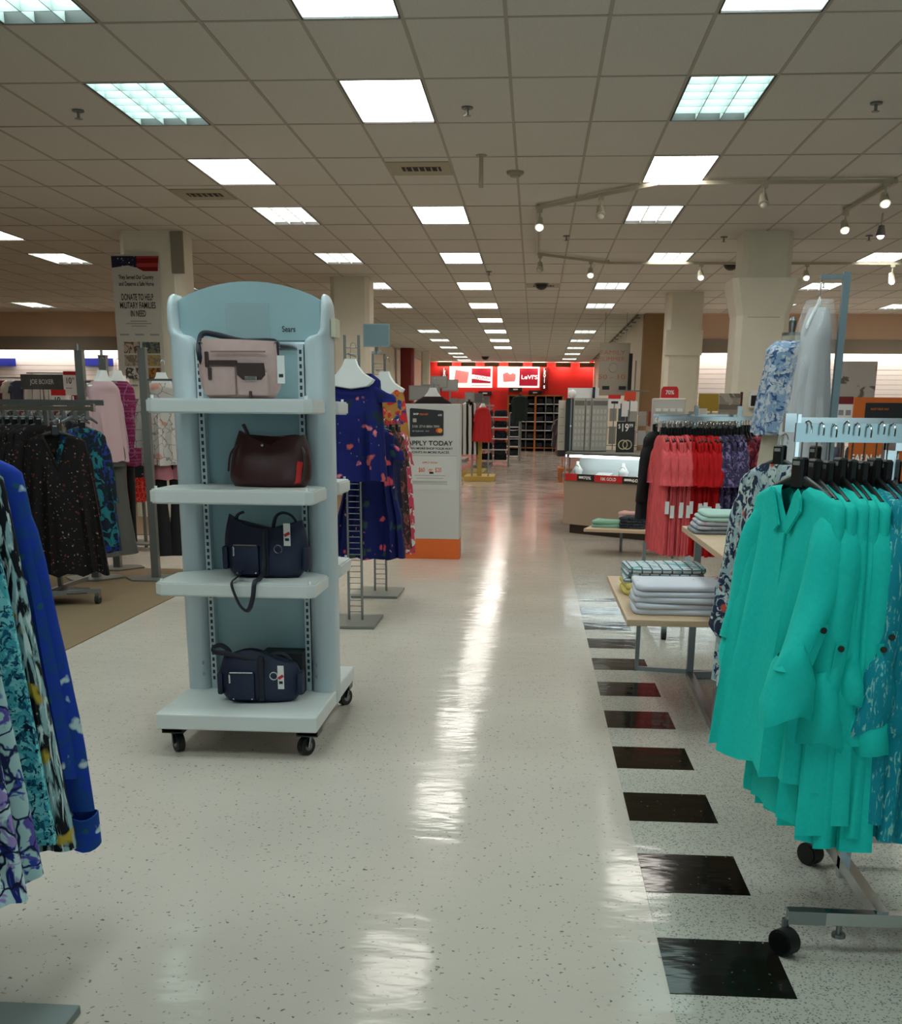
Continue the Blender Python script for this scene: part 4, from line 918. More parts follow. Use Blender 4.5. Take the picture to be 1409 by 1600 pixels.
# low shelf table in front of the counter with mint and pink piles
zt = .27; p0 = ground(930, 818, zt)
lt3 = thing('low_table', 'low birch table with mint clothes in front of the jewellery counter', 'table', (p0.x, p0.y, 0), R(-14)); MB().box(0, .95, -.62, 0.02, zt-.03, zt, .003).o('table_top', wood, lt3)
for x, y in ((.3, -.1), (.9, -.1), (.9, -.55)): MB().bar((x, y, 0), (x, y, zt-.03), .025, .025).o('leg', chq, lt3)
mintd = M('mint_green_cotton', '#82b09a', .85); salmon = M('salmon_cotton', '#c79a92', .85); slate = pat('slate_denim', '#3c4048', [('noise', '#23252c', 20, .52)])
for j, (mt, n, dx, dy, h, nm) in enumerate(((mintd, 2, .19, -.30, .035, 'mint green'), (slate, 4, .46, -.33, .028, 'slate grey'), (salmon, 4, .40, -.06, .035, 'salmon pink'))):
    z = zt
    c_, s_ = math.cos(R(-14)), math.sin(R(-14))
    for i in range(n):
        folded('folded_shirt', 'folded %s garment, %s from the bottom by the jewellery counter' % (nm, ORD[i]), mt, p0.x+dx*c_-dy*s_, p0.y+dx*s_+dy*c_, z, .26 if j else .30, .26, h, R(-14+rnd.uniform(-5, 5)), 60+j*5+i, '%s pile on the low birch table' % nm); z += h+.0005

# ------------------------------------------------------------------ front right rack: teal shirts
RYT, RZ = 3.02, 1.318
fr_ = thing('clothes_rack', 'chrome rack carrying the teal shirts at front right', 'rack', (0, 0, 0))
MB().bar((.665, RYT, RZ), (1.5, RYT, RZ), .016, .047).o('rail', M('darkened_chrome', '#8d9899', .2, 1), fr_); MB().bar((.672, RYT, RZ-.06), (.672, RYT, RZ+.045), .009, .009).o('end_pin', chrome, fr_)  # rail tinted darker to hold down its bright daylight reflection
MB().bar((.935, 3.12, .06), (.935, 3.12, 1.34), .03, .03).o('post', chrome, fr_); MB().bar((.935, 3.12, 1.29), (.935, RYT, 1.29), .03, .03).o('bracket', chrome, fr_); MB().bar((.935, RYT, 1.08), (1.4, RYT+.02, 1.08), .016, .03).o('lower_rail', chrome, fr_)
MB().bar((.935, 2.74, .105), (.935, 3.48, .105), .03, .035).o('base_bar', chrome, fr_); fb = MB().bar((.695, 2.745, .10), (1.75, 2.745, .10), .03, .035).o('base_bar', chrome, fr_); MB().bar((.95, 3.36, .10), (1.75, 3.36, .10), .03, .035).o('base_bar', chrome, fr_)
MB().bar((.694, 2.745, .10), (.79, 2.745, .10), .032, .037).o('end_sleeve', steel, fb); MB().cyl((.83, 2.745, .05), (.83, 2.745, .09), .008, n=8).cyl((.83, 2.745, .045), (.83, 2.745, .055), .018, n=10).o('glide', steel, fb)
for x, y in ((.69, 2.72), (.905, 3.36), (1.6, 2.72)):
    c_ = MB().cyl((x, y+.02, .06), (x, y+.02, .095), .01, n=8).o('caster', steel, fr_); MB().cyl((x-.018, y-.012, .037), (x+.012, y+.012, .037), .037, n=18).o('wheel', rubber, c_, 30); MB().cyl((x-.02, y-.0135, .037), (x-.018, y-.012, .037), .03, n=18).o('wheel_cap', black_plastic, c_, 30)
teal = grain(M('teal_cotton', '#14c6b8', .75, spec=.25), 90, .05); teal_p = pat('teal_dash_print', '#0b8c9c', [('tuft', '#86c9c2', 34, .60)]); button = M('bronze_button', '#3b3a30', .4, .5)
def tealshirt(mt, seed, W=.185, L=.86, hem=.30, sl=.45, d1=.04, big=True, collar=False, fw=0):
    P = [('body', body_mesh(mt, W=W, L=L, hem=hem, neck=.06, slope=.05, d0=.03, d1=d1, nf=5, amp=.021, seed=seed, vneck=.10, rows=28, cols=52, wave=.014), [])]
    for i, sd in enumerate((-1, 1)):
        near = sd > 0 and big; farout = collar and sd < 0
        r0, r1, fl_t, ox = (.056, .052, .82, .03) if near else (.058, .052, .8, .085) if farout else (.045, .04, .42, .03)
        subs = [('cuff', cuff_mesh(mt, sd, W, .05, sl, (.060 if near else .045), ox, fw if near else 0, h=.14 if near else .09, seed=seed+i*3, style=1))]
        if near:
            x = sd*(W-.03+ox*.75+r1+.002); z = -.08-sl*.68
            subs += [('tab', MB().rings([[Vector((x+dx-(.004 if k else 0), y, zz)) for dx in (0, .004)] + [Vector((x+dx-(.004 if k else 0), y+w_, zz)) for dx in (.004, 0)] for k, (y, w_, zz) in enumerate(((-.013+fw*.46, .026, z), (-.012+fw*.7, .024, z-.08), (-.016+fw, .03, z-.15)))]).mesh('tab', mt)),
                     ('button', MB().cyl((x+.003, fw*.5, z-.014), (x+.009, fw*.5, z-.014), .008, n=12).mesh('button', button))]
        P.append(('sleeve', sleeve_mesh(mt, sd, W, .05, sl, r0, r1, ox, fl_t, seed=seed*2+i, fwd=fw if near else 0), subs))
    if collar:
        P.append(('placket', MB().bar((0, -.036, -.13), (0, -.046, -.42), .024, .005).mesh('placket', mt), []))
        for sd in (-1, 1): P.append(('collar', MB().prism([(sd*.078, -.035), (sd*.06, -.014), (sd*.048, -.025), (sd*.01, -.11), (sd*.03, -.13), (sd*.08, -.07)], -.044, -.036, bev=.002).mesh('collar', mt), []))
    return P
# (x on rail, rotation, cloth, wide near sleeve)
TS = [(.685, -69, teal, True), (.722, -80, teal, False), (.755, -82, teal, True), (.785, -82, teal, False), (.812, -84, teal, False), (.842, -84, teal, True), (.872, -82, teal_p, True), (.90, -84, teal_p, False), (.985, -80, teal_p, True), (1.03, -82, teal_p, True)]
dark_teal = M('dark_teal_cotton', '#0b4d55', .8)
for i, (x, rz, mt, fw) in enumerate(TS):
    lab = 'plain teal shirt, %s from the left on the front rack' % ORD[i] if i < 6 else 'teal shirt with pale dash print, %s from the left' % ORD[i-6]
    pr = tealshirt(mt, 70+i, hem=.25 if i == 0 else .255, d1=.085 if i == 0 else .045, L=.76 if i == 0 else .88+.03*((i*37) % 3-1), sl=.37 if i == 0 else .39+.035*((i*29) % 3), big=fw, collar=(i == 0), fw=(-.10, 0, -.035, 0, 0, .015, -.03, 0, -.02, 0)[i])
    inst(pr, 'shirt', lab, 'clothing', (x, RYT, 1.195-.004*(i % 3)), R(rz), 'teal shirts on the front right rack')
    inst(FRONT_H, 'hanger', 'black hanger with chrome hook, %s from the left on the front right rack' % ORD[i], 'hanger', (x, RYT, 1.207-.004*(i % 3)), R(rz), 'hangers on the front right rack')
inst(shirt(dark_teal, 90, 'long', W=.18, L=.8, hem=.24), 'shirt', 'dark teal shirt behind the dash print shirts', 'clothing', (.965, RYT+.12, 1.19), R(75)); inst(BLACK_H, 'hanger', 'black hanger holding the dark teal shirt', 'hanger', (.965, RYT+.12, 1.2), R(75))
# floral shirt and maroon shirt on the arm behind
fl_sh = pat('garden_floral', '#262c44', [('noise', '#9fb2b6', 15, .49), ('noise', '#bcc6c4', 24, .55), ('spot', '#c2503c', 13, .2), ('spot', '#c99a52', 19, .10), ('noise', '#202850', 30, .60)])
ar = thing('clothes_rack', 'chrome rack arm carrying the floral shirt behind the teal ones', 'rack', (0, 0, 0))
MB().bar((.84, 3.95, 1.335), (1.35, 3.95, 1.335), .02, .045).o('arm', chrome, ar); MB().bar((1.33, 3.95, .03), (1.33, 3.95, 1.36), .03, .03).o('post', chrome, ar); MB().box(1.1, 1.6, 3.75, 4.15, 0, .03).o('base', steel, ar); MB().box(.83, .865, 3.93, 3.97, 1.31, 1.37).o('stop', chrome, ar)
inst(shirt(fl_sh, 95, 'long', cuff=True, sl=.40, W=.19, L=.80, hem=.25, d0=.03, d1=.06, nf=4, r=(.06, .055), out=.06), 'shirt', 'multicoloured garden floral shirt left of the teal shirts', 'clothing', (.825, 3.95, 1.205), R(-62)); inst(BLACK_H, 'hanger', 'black hanger holding the garden floral shirt', 'hanger', (.825, 3.95, 1.217), R(-62))
inst(shirt(M('wine_cotton', '#6e1a30', .8), 96, 'long', sl=.5, W=.19, L=.86, hem=.26, d0=.03, d1=.04), 'shirt', 'wine red shirt mostly hidden behind the teal shirts', 'clothing', (.93, 3.9, 1.205), R(-74)); inst(BLACK_H, 'hanger', 'black hanger holding the wine red shirt', 'hanger', (.93, 3.9, 1.217), R(-74))

# ------------------------------------------------------------------ mannequin, covered robe, signs on the right
p0 = at(1221, 600, 6.2)
mq = thing('dress_form', 'dress form torso with wooden neck cap on a pole', 'mannequin', (p0.x+.03, 6.2, 0), R(48))
linen = M('linen_form', '#b3a694', .8)
prof = [(.60, .02, .02), (.9, .14, .1), (1.02, .165, .11), (1.14, .155, .105), (1.30, .13, .095), (1.45, .165, .12), (1.58, .17, .105), (1.64, .14, .085), (1.68, .075, .06), (1.72, .055, .05), (1.765, .055, .05)]
MB().rings([[Vector((math.cos(2*PI*j/20)*a, math.sin(2*PI*j/20)*b, z)) for j in range(20)] for z, a, b in prof]).o('torso', linen, mq, 60)
MB().cyl((0, 0, 1.765), (0, 0, 1.78), .05, n=16).cyl((0, 0, 1.78), (0, 0, 1.83), .014, .02, n=10).sphere((0, 0, 1.838), .02, seg=10).o('neck_cap', steel, mq, 30); MB().cyl((0, 0, .03), (0, 0, .7), .018, n=10).o('pole', chrome, mq, 30); MB().cyl((0, 0, 0), (0, 0, .03), .16, .14, n=24).o('foot', chrome, mq, 30)
tie = pat('blue_white_blotch', '#b9bcc2', [('noise', '#7f96b4', 24, .50), ('noise', '#37557f', 28, .57)])
bl = inst(shirt(tie, 101, 'long', sl=.36, W=.152, L=.46, hem=.185, neck=.065, slope=.06, d0=.09, d1=.13, nf=5, amp=.012, r=(.055, .048), out=.03, flat=.8, fwd=-.03), 'blouse', 'blue and white blotched blouse worn by the dress form', 'clothing', (p0.x+.03, 6.2, 1.74), R(48))
p0 = at(1281, 460, 5.4); pz = at(1318, 425, 5.4)
st_ = thing('garment_stand', 'tall grey pole stand with an arm at the top', 'display stand', (pz.x+.015, 5.4, 0)); MB().bar((0, 0, .02), (0, 0, pz.z), .03, .03).o('pole', M('bluish_pole', '#7b8a90', .4, .5), st_); MB().bar((0, 0, pz.z-.02), (p0.x-pz.x-.02, -.0, pz.z-.02), .018, .018).o('arm', M('bluish_pole'), st_); MB().box(-.2, .25, -.2, .2, 0, .02, .003).o('base_plate', base_grey, st_)
robe = M('white_robe', '#b7b6ba', .7)
rx = p0.x
inst(hanger_proto(white_plastic, .13, .10, .11, False), 'hanger', 'white hanger under the covered white robe', 'hanger', (rx, 5.4, 1.85), R(58))
inst(shirt(robe, 103, 'long', sl=.34, W=.12, L=.72, hem=.17, neck=.035, slope=.14, d0=.05, d1=.08, nf=3, amp=.012, r=(.055, .05), out=.03), 'robe', 'white robe hanging in a clear cover on the tall pole', 'clothing', (rx, 5.4, 1.83), R(58))
film = M('clear_film', '#f4f6f8', .15, alpha=.16)
o_ = put('garment_cover', body_mesh(film, W=.135, L=.78, hem=.19, neck=.012, slope=.2, d0=.075, d1=.1, nf=3, amp=.012, seed=104)); o_.location = (rx, 5.4, 1.865); o_.rotation_euler = (0, 0, R(58)); tag(o_, 'clear plastic cover over the white robe', 'garment cover')
os_ = thing('credit_sign', 'orange credit card sign at the right edge behind the teal rack', 'sign', (2.13, 8.0, 0))
box('panel', M('sign_orange', '#c05a12', .5), 0, .62, -.012, .012, .92, 1.5, os_); c_ = box('card_picture', cardm, .075, .40, -.016, -.012, 1.3, 1.465, os_)
text('SHOP YOUR WAY', orange_ink, c_, .17, 1.425, .014, .12, -.018); text('5181 2710 8804', M('emboss_grey'), c_, .23, 1.345, .02, .22, -.018); text('citi', white_ink, c_, .355, 1.425, .02, .035, -.018)
text('EARN MORE', white_ink, os_, .165, 1.105, .05, .31, -.016, bold=.03); text('SHOP YOUR WAY', M('peach_print', '#e3a877', .6), os_, .18, 1.055, .022, .28, -.016); text('POINTS IN MORE PLACES', M('peach_print'), os_, .18, 1.02, .02, .28, -.016)
MB().bar((.31, .02, 0), (.31, .02, .95), .03, .03).o('pole', steel, os_); MB().box(.1, .52, -.15, .17, 0, .015).o('foot', steel, os_)
wsg = thing('price_sign', 'small white and dark red price card beside the orange sign', 'sign', (at(1320, 640, 8.3).x, 8.3, 0)); box('card', paper, -.06, .06, -.004, .0, 1.28, 1.46, wsg); box('header', M('dark_red_card', '#6f1a20', .5), -.05, .05, -.006, -.0035, 1.46, 1.51, wsg); MB().bar((0, .01, 0), (0, .01, 1.5), .012, .012).o('pole', steel, wsg); MB().cyl((0, .01, 0), (0, .01, .012), .12, n=16).o('foot', steel, wsg)
for i in range(2): box('printed_line', grey_ink, -.045+i*.05, -.01+i*.05, -.0055, -.0035, 1.385, 1.42, wsg)
pn = thing('photo_panel', 'grey photo panel hanging in front of the right slat wall', 'sign', (at(1338, 590, 20).x, 20, 0)); box('panel', pat('grey_photo', '#b9b6b2', [('noise', '#6d685f', 2.2, .60)], randomise=False), -.32, .32, -.01, .01, 1.62, 2.3, pn); MB().bar((0, .02, 0), (0, .02, 1.7), .03, .03).o('pole', steel, pn); MB().box(-.2, .2, -.15, .2, 0, .02).o('foot', steel, pn)
# ------------------------------------------------------------------ front left rack: bright blouses
FX = -1.385
fl_ = thing('clothes_rack', 'grey slab-based rack carrying bright blouses at front left', 'rack', (0, 0, 0))
MB().box(-1.75, -1.02, 2.0, 2.27, 0, .022, .003).o('base_plate', M('slab_grey', '#6f7877', .4, .2), fl_); MB().bar((FX-.02, 2.14, .02), (FX-.02, 2.14, 1.4), .035, .035).o('post', steel, fl_); MB().bar((FX, 1.9, 1.39), (FX, 2.85, 1.39), .016, .035).o('rail', chrome, fl_)
b_blue = pat('royal_blue_print', '#173a9e', [('noise', '#15428a', 14, .52), ('spot', '#1f5a66', 16, .16), ('spot', '#bcd0d2', 14, .17)])
b_fea = pat('feather_print', '#0b0f18', [('tuft', '#8fb0b3', 9, .52), ('tuft', '#c6d6d4', 16, .57), ('spot', '#b59a35', 8, .15)])
b_teal = pat('aqua_splatter', '#4fb0bd', [('noise', '#83d3d6', 30, .50), ('noise', '#1a5c78', 46, .56), ('noise', '#0f2338', 70, .60)])
b_pur = pat('violet_floral', '#1d2a78', [('noise', '#c3dcde', 12, .50), ('noise', '#a08ac6', 14, .56), ('cell', '#14183a', 17, .05)])
b_mint = pat('mint_violet_floral', '#a9c8c8', [('noise', '#5a4fa0', 14, .56), ('cell', '#16204a', 15, .045), ('noise', '#2b3f9a', 18, .60)])
GL = [(b_blue, 2.56, .20, .80, .285, 'royal blue blouse with white motifs, farthest on the front left rack', 4, .60),
      (b_fea, 2.46, .205, .95, .30, 'black blouse with feather print and yellow accents, second farthest', 2, .5),
      (b_teal, 2.37, .20, .88, .29, 'aqua splatter blouse in the middle of the front left rack', 3, .5),
      (b_mint, 2.27, .20, .93, .295, 'mint and violet floral blouse next to the aqua one', 1, .5),
      (b_pur, 2.18, .20, .97, .29, 'violet blue floral blouse nearest the camera at left', 4, .5),
      (b_pur, 2.09, .20, .9, .28, 'violet floral blouse at the very left edge', 5, .5)]
for i, (mt, y, W, L, hem, lab, rz, sl) in enumerate(GL):
    pr = shirt(mt, 110+i, 'long' if i == 0 else None, cuff=2 if i == 0 else False, sl=sl+.2, W=W, L=L, hem=hem, d0=.03, d1=.045, nf=4, amp=.018, r=(.05, .042), out=.095, rows=24, cols=44, wave=.025)
    inst(pr, 'blouse', lab, 'clothing', (FX, y, 1.275-.004*i), R(rz*2), 'blouses on the front left rack'); inst(BLACK_H, 'hanger', 'black hanger on the front left rack, %s from the back' % ORD[i], 'hanger', (FX, y, 1.285-.004*i), R(rz*2), 'hangers on the front left rack')

# ------------------------------------------------------------------ left dark floral rack
DY = 8.05
dk = thing('clothes_rack', 'chrome rack carrying dark floral blouses at left', 'rack', (0, 0, 0))
MB().bar((-4.3, DY, 1.385), (-3.13, DY, 1.385), .018, .03).o('rail', chrome, dk); MB().bar((-4.3, DY+.4, 1.43), (-3.2, DY+.4, 1.43), .018, .04).o('rail', steel, dk); MB().box(-3.14, -3.12, DY-.02, DY+.02, 1.365, 1.42).o('stop', chrome, dk)
MB().bar((-3.5, DY+.05, .1), (-3.5, DY+.05, 1.4), .03, .03).o('post', steel, dk); MB().bar((-4.2, DY+.05, .1), (-4.2, DY+.05, 1.4), .03, .03).o('post', steel, dk)
MB().bar((-3.75, 7.62, .10), (-3.15, 7.98, .10), .03, .03).o('base_bar', steel, dk); MB().bar((-3.5, 7.2, .10), (-3.5, 8.6, .10), .03, .03).o('base_bar', steel, dk); MB().bar((-4.2, 7.4, .1), (-4.2, 8.6, .1), .03, .03).o('base_bar', steel, dk)
MB().prism([(-3.9, 7.6), (-3.22, 7.9), (-3.3, 8.15), (-3.9, 8.2)], .088, .096, 'z').o('base_shelf', M('dark_shelf', '#3a3834', .5), dk)
for x, y in ((-3.17, 7.97), (-3.5, 7.22), (-3.42, 7.6), (-4.2, 7.42)):
    c_ = MB().box(x-.016, x+.016, y-.02, y+.02, .05, .09).o('caster', steel, dk); MB().cyl((x-.014, y, .037), (x+.014, y, .037), .037, n=14).o('wheel', rubber, c_, 30)
dfl = pat('dark_tiny_floral', '#0d0808', [('spot', '#5a2a22', 26, .2), ('spot', '#a08a80', 30, .12)]); dteal = pat('dark_teal_leaf', '#0b1a24', [('noise', '#1d6a72', 12, .56), ('noise', '#1b2f78', 14, .6)])
dpr = [shirt(dfl, 130+i, 'long', sl=.45, W=.19, L=.95, hem=.27, d0=.03, d1=.045, nf=5, amp=.018, wave=.02) for i in range(2)]
for i in range(12):
    x = -4.18+i*.058; 
    inst(dpr[i % 2], 'blouse', 'dark tiny-floral blouse, %s from the left on the left rack' % ORD[i], 'clothing', (x, DY, 1.27), R(62-(i % 3)*4), 'dark floral blouses'); inst(BLACK_H, 'hanger', 'black hanger of the %s dark floral blouse from the left' % ORD[i], 'hanger', (x, DY, 1.279), R(62-(i % 3)*4), 'hangers of the dark floral blouses')
lastp = shirt(dfl, 140, 'long', sl=.5, W=.2, L=1.0, hem=.30, d0=.05, d1=.11, nf=6, amp=.025, vneck=.22, neck=.08, wave=.03, rows=26, cols=48)
inst(lastp, 'blouse', 'dark floral v-neck blouse facing the camera at the right rack end', 'clothing', (-3.40, DY-.05, 1.22), R(24)); inst(BLACK_H, 'hanger', 'black hanger holding the v-neck blouse', 'hanger', (-3.40, DY-.05, 1.23), R(24))
inst(shirt(dteal, 141, 'long', sl=.45, W=.18, L=.9, hem=.25, d0=.03, d1=.05), 'blouse', 'dark teal leaf print blouse behind the v-neck blouse', 'clothing', (-3.27, DY+.12, 1.25), R(50)); inst(BLACK_H, 'hanger', 'black hanger holding the dark teal blouse', 'hanger', (-3.27, DY+.12, 1.26), R(50))
for i in range(10): inst(GREY_H, 'hanger', 'empty grey hanger, %s from the left behind the dark floral blouses' % ORD[i], 'hanger', (-4.15+i*.09, DY+.4, 1.335), R(75+rnd.uniform(-8, 8)), 'empty hangers on the left rear rail')

# ------------------------------------------------------------------ three grey post stands with outfits
postm = M('grey_post', '#6c6b66', .45, .2)
def post_stand(lab, px, py, Y, ztop):
    p_ = at(px, py, Y); t = thing('post_stand', lab, 'display stand', (p_.x, Y, 0))
    MB().bar((0, 0, .02), (0, 0, ztop), .062, .062).o('post', postm, t); MB().prism([(-.26, -.02), (-.14, -.2), (.08, -.2), (.23, .04), (.14, .19), (-.16, .19)], 0, .02, 'z').o('base_plate', base_grey, t); MB().box(-.035, .035, -.035, .035, ztop, ztop+.008).o('cap', steel, t); MB().cyl((0, -.03, ztop), (0, -.03, ztop+.05), .012, n=8).o('finial', steel, t)
    MB().bar((0, 0, ztop-.24), (.3, -.02, ztop-.24), .016, .016).o('arm', steel, t)
    return p_.x
x1 = post_stand('left front grey post stand carrying the pink outfit', 139, 750, 9.25, 1.84)
x2 = post_stand('rear grey post stand carrying the magenta outfit', 171, 700, 9.9, 1.83)
x3 = post_stand('right grey post stand carrying the floral white blouse', 238, 800, 9.3, 1.86)
pk = M('pale_pink_knit', '#b8979a', .85); gp = M('grey_slacks', '#55534e', .85); mg = pat('magenta_stripes', '#7c1c48', [('bandz', '#853a62', 4.5, .6), ('bandz', '#5a1838', 11, .78), ('noise', '#8c5878', 18, .6), ('spot', '#a07a94', 22, .1)])
bkp = M('black_slacks', '#0a0909', .85); wfl = pat('white_peach_floral', '#bdb2aa', [('spot', '#c08878', 6, .2), ('cell', '#5a5256', 11, .02), ('spot', '#d0b3a6', 8, .12)]); pkl = M('rose_tunic', '#b06a72', .85); crl = pat('coral_lace', '#c4211e', [('cell', '#d9604f', 22, .06)])
def trousers(mt, L=.75, w_=.16, flare=.02, seed=0):
    out = []
    for sd in (-1, 1):
        R_ = []
        for i in range(11):
            q = i/10; cx_ = sd*(w_*.5+.015*q); r = w_*.5*(1-.35*min(1, q*2))+flare*q*q
            R_.append([Vector((cx_+math.cos(2*PI*j/14)*r, math.sin(2*PI*j/14)*r*.5+.004*math.sin(8*q+seed), -L*q)) for j in range(14)])
        out.append(('trouser_leg', MB().rings(R_).mesh('trouser_leg', mt, 60), []))
    out.append(('waistband', MB().rings([[Vector((math.cos(2*PI*j/20)*w_*k, math.sin(2*PI*j/20)*w_*.5*k, z)) for j in range(20)] for z, k in ((.06, .9), (.04, .95), (-.03, 1.0), (-.1, .9))]).mesh('waistband', mt, 60), []))
    return out
def outfit(x, y, z, rz, mt, legm, nm, L, lw=.15, legL=.7, flare=.02, sleeves='long', seed=0, hem=.2, W=.17, sl=.45):
    inst(BUST_H, 'bust_hanger', 'white bust hanger holding the %s' % nm[0], 'hanger', (x, y, z+.075), rz)
    inst(shirt(mt, seed, sleeves, sl=sl, W=W, L=L, hem=hem, neck=.10, slope=.07, d0=.05, d1=.09, nf=4, amp=.015), 'top', nm[1], 'clothing', (x, y, z), rz)
    if legm: inst(trousers(legm, legL, lw, flare, seed), 'trousers', nm[2], 'clothing', (x, y+.02, z-L+.06), rz)
p0 = at(158, 600, 9.1); outfit(p0.x+.01, 9.1, 1.60, R(66), pk, gp, ('pale pink top', 'pale pink knit top between the grey post stands', 'wide grey slacks hanging under the pale pink top'), .62, .19, .82, .08, seed=150)
p0 = at(178, 600, 9.7); outfit(p0.x+.03, 9.7, 1.62, R(62), mg, bkp, ('magenta striped top', 'magenta striped top hanging behind the pale pink top', 'slim black slacks under the magenta top'), .70, .12, .72, -.02, seed=152)
p0 = at(256, 600, 9.5); outfit(p0.x-.02, 9.5, 1.60, R(20), wfl, bkp, ('floral white blouse', 'white blouse with peach flowers right of the grey post', 'flared black slacks under the floral white blouse'), .66, .12, .82, .07, seed=154, W=.18, sl=.42)
inst(shirt(pkl, 156, None, W=.15, L=.76, hem=.19, d0=.045, d1=.08), 'top', 'rose pink tunic layered under the floral white blouse', 'clothing', (p0.x-.03, 9.53, 1.58), R(20))
p0 = at(206, 740, 11.3); inst(shirt(crl, 157, None, W=.16, L=.72, hem=.2, d0=.05, d1=.09), 'dress', 'bright coral lace dress behind the magenta outfit', 'clothing', (p0.x, 11.3, 1.22), R(15))
p1 = at(212, 700, 10.9); inst(shirt(pat('black_dotted', '#0c0b10', [('spot', '#9a8f92', 26, .14)]), 158, 'long', sl=.5, W=.17, L=.6, hem=.2, d0=.04, d1=.07), 'jacket', 'black dotted jacket over the coral dress', 'clothing', (p1.x, 10.95, 1.36), R(30))
t = thing('post_stand', 'slim chrome stand behind the coral lace dress', 'display stand', (p0.x+.05, 11.45, 0)); MB().bar((0, 0, .02), (0, 0, 1.5), .03, .03).o('post', steel, t); MB().box(-.25, .2, -.2, .2, .06, .08).o('base_plate', base_grey, t); MB().bar((0, 0, 1.42), (0, -.6, 1.42), .016, .016).o('arm', steel, t)
for x, y in ((-.2, -.15), (.15, -.15)): MB().cyl((x-.01, y, .03), (x+.01, y, .03), .03, n=12).o('wheel', rubber, t, 30)
for (x_, y_, z_, nm) in ((p0.x, 11.3, 1.23, 'coral lace dress'), (p1.x, 10.95, 1.37, 'black dotted jacket')): inst(BLACK_H, 'hanger', 'black hanger holding the %s' % nm, 'hanger', (x_, y_, z_), R(15))

# ------------------------------------------------------------------ far left: signs and clothes on the slat wall
joe = thing('brand_sign', 'dark grey sign board lettered JOE BOXER above the left racks', 'sign', (at(66, 598, 22).x, 22, 0))
box('board', grain(M('charcoal_board', '#454543', .5), 2, .3), -.42, .42, -.012, .012, 1.80, 2.08, joe); text('JOE BOXER', M('pale_print', '#b9b7b2', .6), joe, .0, 1.945, .085, .48, -.016, bold=.02); MB().bar((0, .03, 0), (0, .03, 1.85), .03, .03).o('pole', steel, joe); MB().box(-.3, .3, -.2, .25, 0, .02).o('foot', steel, joe)
pr10 = thing('price_sign', 'white price card reading 10 with red header beside the dark board', 'sign', (at(110, 600, 22).x, 22, 0)); box('card', paper, -.125, .125, -.006, .006, 1.7, 2.07, pr10); box('header', red_ink, -.125, .125, -.008, .007, 2.07, 2.14, pr10); text('10', black_ink, pr10, -.03, 1.97, .11, .1, -.009, bold=.02); text('99', black_ink, pr10, .065, 2.0, .045, .05, -.009)
MB().bar((0, .02, 0), (0, .02, 1.75), .02, .02).o('pole', steel, pr10); MB().box(-.15, .15, -.15, .15, 0, .02).o('foot', steel, pr10); box('printed_line', grey_ink, -.09, .03, -.0075, -.0055, 1.82, 1.835, pr10)
pr19 = thing('price_sign', 'white price card with red header standing below the 10 sign', 'sign', (at(92, 623, 20).x, 20, 0)); box('card', paper, -.13, .13, -.006, .006, 1.4, 1.66, pr19); box('header', red_ink, -.13, .13, -.008, .007, 1.66, 1.76, pr19); text('19', black_ink, pr19, -.03, 1.58, .11, .1, -.009, bold=.02); MB().bar((0, .02, 0), (0, .02, 1.45), .02, .02).o('pole', steel, pr19); MB().box(-.15, .15, -.15, .15, 0, .02).o('foot', steel, pr19)
for px, wd, lab in ((2, .34, 'blue sign card on the left slat wall at the picture edge'), (153, .36, 'blue sign card on the left slat wall between the posts')):
    p0 = at(px, 566, 27.1); t = thing('wall_sign', lab, 'sign', (p0.x, 27.15, p0.z)); box('card', M('blue_card', '#1f2f9a', .5), -wd, wd, -.03, -.012, -.09, .09, t); box('bracket', steel, -.02, .02, -.012, .02, -.05, .05, t)
rg = random.Random(5)
colset = [('#3a3f55', 'navy'), ('#2a2527', 'black'), ('#6a2030', 'wine'), ('#8a8078', 'beige'), ('#b8b4b0', 'white'), ('#47505c', 'slate')]
gen = shirt(M('plain_navy_cloth', '#3a3f55', .85), 170, 'short', sl=.2, W=.19, L=.62, hem=.24, rows=10, cols=20)
def row(lab, cat_group, x0, y0, dx, dy, n, z, rz, cols, L=1, name='top'):
    for i in range(n):
        c, cn = cols[i % len(cols)]
        mt = M('plain_%s_cloth' % cn, c, .85)
        inst(recolour_all(gen, mt), name, '%s top, %s %s' % (cn, ORD[i % 20], lab), 'clothing', (x0+dx*i, y0+dy*i, z), R(rz+rg.uniform(-6, 6)), cat_group)
